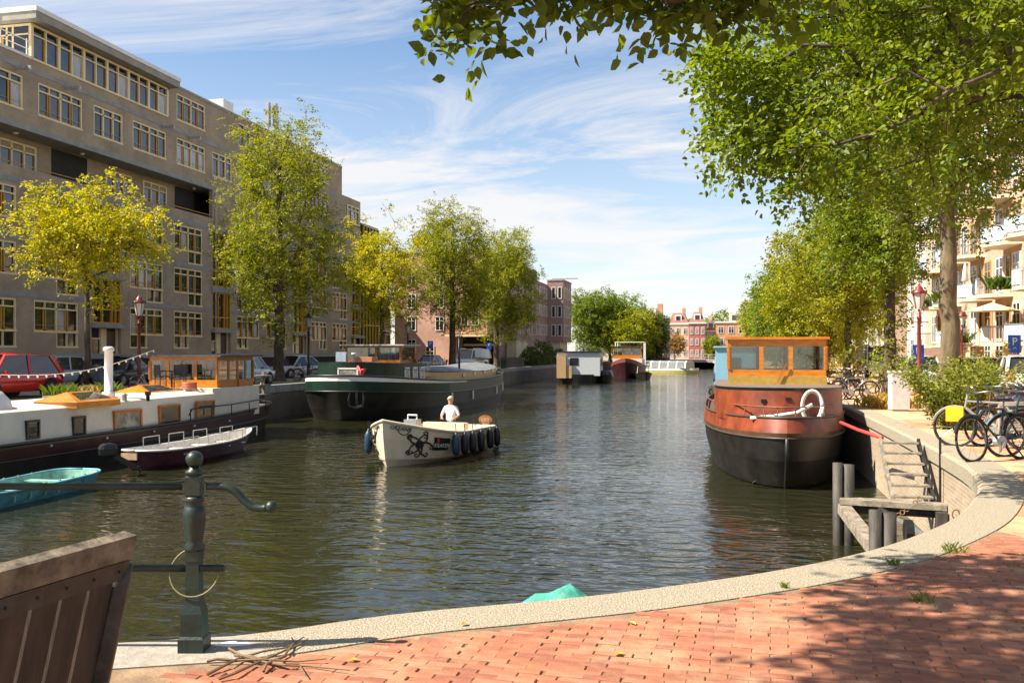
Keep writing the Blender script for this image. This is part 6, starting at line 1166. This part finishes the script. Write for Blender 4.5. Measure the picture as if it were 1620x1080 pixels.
fa = rblock('salmon brick flats with rounded balconies on the right behind the big elm', 17.0, 47, 84, 17.0, PB, 6, 1)
MB().b2((16.2, 46.9, 2.6), (17.0, 50.6, 2.8)).build('porch_roof', WHITE, fa, root=fa)
st_ = thing('outdoor_stair', 'brick outdoor stair with many steps in front of the salmon flats', 'stairs', (15.6, 77.5, 0))
for k in range(10): MB().b2((-.9, -.3 * k - .3, 0), (.9, -.3 * k, .2 * (10 - k))).build('step', mat('stair_brick', (.38, .26, .2), .8), st_)
MB().b2((-1.1, -3.2, 0), (-.91, .3, 1.6)).build('side_wall', PB, st_)
wf = thing('white_gable_house', 'pale rendered end house beside the salmon flats', 'building', (16.6, 84, 0)); MB().b2((16.6, 84.02, 0), (29, 92, 17.5)).build('wall', RWH, wf, root=wf)
for z in (1, 4, 7, 10, 13):
    for y in (85.2, 88.6): wy(wf, y, y + 1.5, z, z + 1.9, 16.57, 0, WHITE, -1)
rblock('pale flats with pale green balconies farther along the right street', 15.5, 96, 124, 14.5, mat('beige_render', (.50, .40, .32), .8, var=.1), 5, 3, slab=mat('pale_slab', (.60, .56, .48), .7), panel=mat('green_panel', (.46, .55, .36), .5))
rblock('long beige flats in the distance behind the quay trees', 15.5, 126, 180, 13.5, mat('sand_brick', (.42, .30, .22), .8, var=.1), 7, 4, panel=mat('green_panel', (.46, .55, .36)))
for k, (x, y, z, lb, m_) in enumerate(((15.4, 66.0, 5.3, 'closed white parasol on a second floor balcony', WHITE), (15.6, 60.5, 2.35, 'open cream parasol on the lower right balcony', CREAM))):
    t = thing('parasol', lb, 'parasol', (x, y, z)); MB().tube([(0, 0, 0), (0, 0, 2.2)], .025, 6).build('pole', WHITE, t)
    MB().lathe([(.10, .9), (.22, 1.0), (.10, 1.9), (.02, 2.2)] if k == 0 else [(1.5, 1.75), (1.45, 1.78), (.6, 2.05), (.02, 2.25)], 10).build('canopy', m_, t, True)
for k, (x, y, z) in enumerate(((15.5, 72.4, 5.25), (15.5, 58.4, 5.25), (15.6, 79.5, 5.25), (15.5, 68, 2.3))): tuft((x, y, z), 120, .8, .3, 'balcony_plant', ('flowering plant on the balcony left of the big trunk', 'green plant on the balcony at the right edge', 'plant on the balcony behind the red lantern', 'plant on the low balcony right of the big trunk')[k], 'plant', 80 + k, m=(LF_YG, LF_G)[k % 2])
o = MB().b2((-.5, -.02, 0), (.5, .02, .9)).build('hanging_laundry', WHITE); o.location = (15.3, 63.8, 2.9); o.rotation_euler = (0, 0, PI / 2); tag(o, 'white sheet hung out over the lower balcony rail', 'laundry')
# ================================================================ far end: bridge and houses
br = thing('canal_bridge', 'low flat road bridge with railing across the far end of the canal', 'bridge', (-2, 205, 0))
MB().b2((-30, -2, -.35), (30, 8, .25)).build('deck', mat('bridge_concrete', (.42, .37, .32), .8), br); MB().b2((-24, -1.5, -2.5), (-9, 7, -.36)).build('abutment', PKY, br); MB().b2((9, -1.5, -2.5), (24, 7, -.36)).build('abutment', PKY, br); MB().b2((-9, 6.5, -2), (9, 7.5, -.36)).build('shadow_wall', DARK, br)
for x in np.arange(-29, 29, 1.5): MB().b2((x, -1.9, .25), (x + .08, -1.8, 1.25)).build('baluster', WHITE, br)
for z in (.7, 1.25): MB().b2((-29, -1.92, z), (29, -1.78, z + .07)).build('hand_rail', WHITE, br)
def fhouse(label, x0, x1, Y, h, wm, nf, nw, seed, roof=None, wmat=WHITE, name='canal_house', side=None, base=None, D=12):
    t = thing(name, label, 'building', (x0, Y, 0)); MB().b2((x0, Y, -1.7 if side else 0), (x1, Y + D, h)).build('wall', wm, t, root=t); MB().b2((x0 - .2, Y - .2, h), (x1 + .2, Y + D, h + .35)).build('cornice', wmat, t, root=t)
    fh = (h - .6) / nf; ww = (x1 - x0) / nw
    for f in range(nf):
        for k in range(nw): wx(t, x0 + ww * (k + .22), x0 + ww * (k + .78), .8 + fh * f, .8 + fh * f + fh * .62, Y - .03, (0, 1)[(k + f + seed) % 2], m=wmat)
        if side:
            for k in range(side): wy(t, Y + D * (k + .25) / side, Y + D * (k + .75) / side, .8 + fh * f, .8 + fh * f + fh * .62, x1 + .03 if x1 < 0 else x0 - .03, 0, wmat)
    if roof:
        c = (x0 + x1) / 2; r_ = MB(); r_.add([(x0, Y, h + .35), (x1, Y, h + .35), (x1, Y + D, h + .35), (x0, Y + D, h + .35), (x0 + 1.2, Y + 2, h + 2.8), (x1 - 1.2, Y + 2, h + 2.8), (x1 - 1.2, Y + D - 2, h + 2.8), (x0 + 1.2, Y + D - 2, h + 2.8)], [(0, 1, 5, 4), (1, 2, 6, 5), (2, 3, 7, 6), (3, 0, 4, 7), (4, 5, 6, 7)]); ro = r_.build('roof', roof, t, root=t)
        dm = MB().b2((c - .8, Y + .5, h + .6), (c + .8, Y + 2.5, h + 2.3)).build('dormer', wmat, t, root=t); MB().b2((c - .5, Y + .45, h + 1), (c + .5, Y + .49, h + 2)).build('pane', GLASS[0], dm, root=t); MB().b2((x1 - 1.6, Y + 3, h + 2), (x1 - .8, Y + 4, h + 4)).build('chimney', PKX, t, root=t)
    return t
DBR = mat('dark_brick', (.15, .085, .065), .85, var=.12, scale=.6); RBR = mat('red_brick_far', (.36, .13, .10), .85, var=.12, scale=.6); OBR = mat('orange_brick_far', (.52, .27, .14), .85, var=.1, scale=.6); CRF = mat('cream_front', (.58, .46, .33), .8, var=.08, scale=.6); TILE = mat('roof_tile', (.24, .12, .09), .8, var=.15, scale=2)
h0 = fhouse('dark brown brick corner house with penthouse on the left of the bridge', -19.5, -10.3, 188, 8.4, DBR, 3, 3, 0, side=3)
MB().b2((-18.8, 189.5, 8.76), (-12.5, 199, 10.6)).build('penthouse', WHITE, h0, root=h0); MB().b2((-15.5, 189.46, 9.2), (-14, 189.49, 10.2)).build('penthouse_window', GLASS[1], h0, root=h0); MB().b2((-12.3, 190.5, 8.76), (-11.3, 192.5, 11.4)).build('chimney', OBR, h0, root=h0)
fhouse('cream fronted house with dormer left of the red brick one', -12.2, -7.3, 226, 8.3, CRF, 3, 3, 1, TILE); fhouse('red brick house with white bands beside the cream front', -7.2, -3.4, 224, 8.4, RBR, 3, 3, 0, TILE)
fhouse('small white house between the red house and orange flats', -3.3, -1.2, 228, 6.6, CRF, 3, 2, 1, TILE); of = fhouse('orange brick flats behind the bridge', -1.1, 20, 226, 8.6, OBR, 3, 9, 0); MB().b2((2, 229, 8.96), (20, 238, 10.9)).build('penthouse', CRF, of, root=of)
for k in range(6): MB().b2((2.6 + 2.6 * k, 228.95, 9.3), (4.4 + 2.6 * k, 228.99, 10.5)).build('penthouse_window', GLASS[1], of, root=of)
tree('small rust brown tree in front of the cream fronted house', (-10.0, 214, 0), 4.2, (0, 0, 3.9), (1.9, 1.9, 2.4), 110, .15, .4, 5, leafmat('leaf_rust', (.22, .13, .04), (.38, .24, .07)), 61, L=.8, group='small trees near the bridge')
tree('small green tree in front of the orange flats', (-1.5, 216, 0), 3.5, (0, 0, 3.0), (1.8, 1.8, 1.9), 100, .15, .4, 5, LF_F, 62, L=.8, group='small trees near the bridge')
# low quay-side shrubs and fence by the mauve house
for k, (x, y, s_) in enumerate(((-23.6, 118, 1.5), (-23.4, 124, 2.2), (-23.6, 131, 1.7), (-23.2, 137, 1.4), (-22.6, 163, 2.0), (-21.5, 166, 1.8))):
    rs4 = np.random.RandomState(k); n_ = 260; d = rs4.normal(0, 1, (n_, 3)); d /= np.linalg.norm(d, axis=1, keepdims=True); o_ = d * rs4.uniform(.5, 1, (n_, 1)) * np.array([s_ * .7, s_ * .9, s_ * .75]) + np.array([0, 0, s_ * .72])
    t = thing('bush', ('low bush at the start of the mauve house front', 'tall dark bush before the mauve house', 'middle bush before the mauve house', 'last bush before the projecting bay', 'hedge bush beyond the projecting bay', 'farthest hedge bush above the white houseboat')[k], 'bush', (x, y, 0), 0, 'bushes along the far left quay'); ob_ = bpy.data.objects.new('foliage', leaf_mesh('foliage', o_, d, .24, LF_D, rs4, 7, .4)); COL.objects.link(ob_); ob_.parent = t; MB().tube([(0, 0, 0), (0, 0, s_)], .05, 5).build('stem', BARK, t)
fe = thing('quay_fence', 'dark iron fence on the quay by the white houseboat', 'fence', (-22.3, 96, 0))
for k in range(60): MB().b2((-.02, .2 * k, 0), (.02, .2 * k + .05, 1.15)).build('picket', BLACK, fe)
for z in (.25, 1.0): MB().b2((-.015, -.05, z), (.015, 12, z + .05)).build('fence_rail', BLACK, fe)
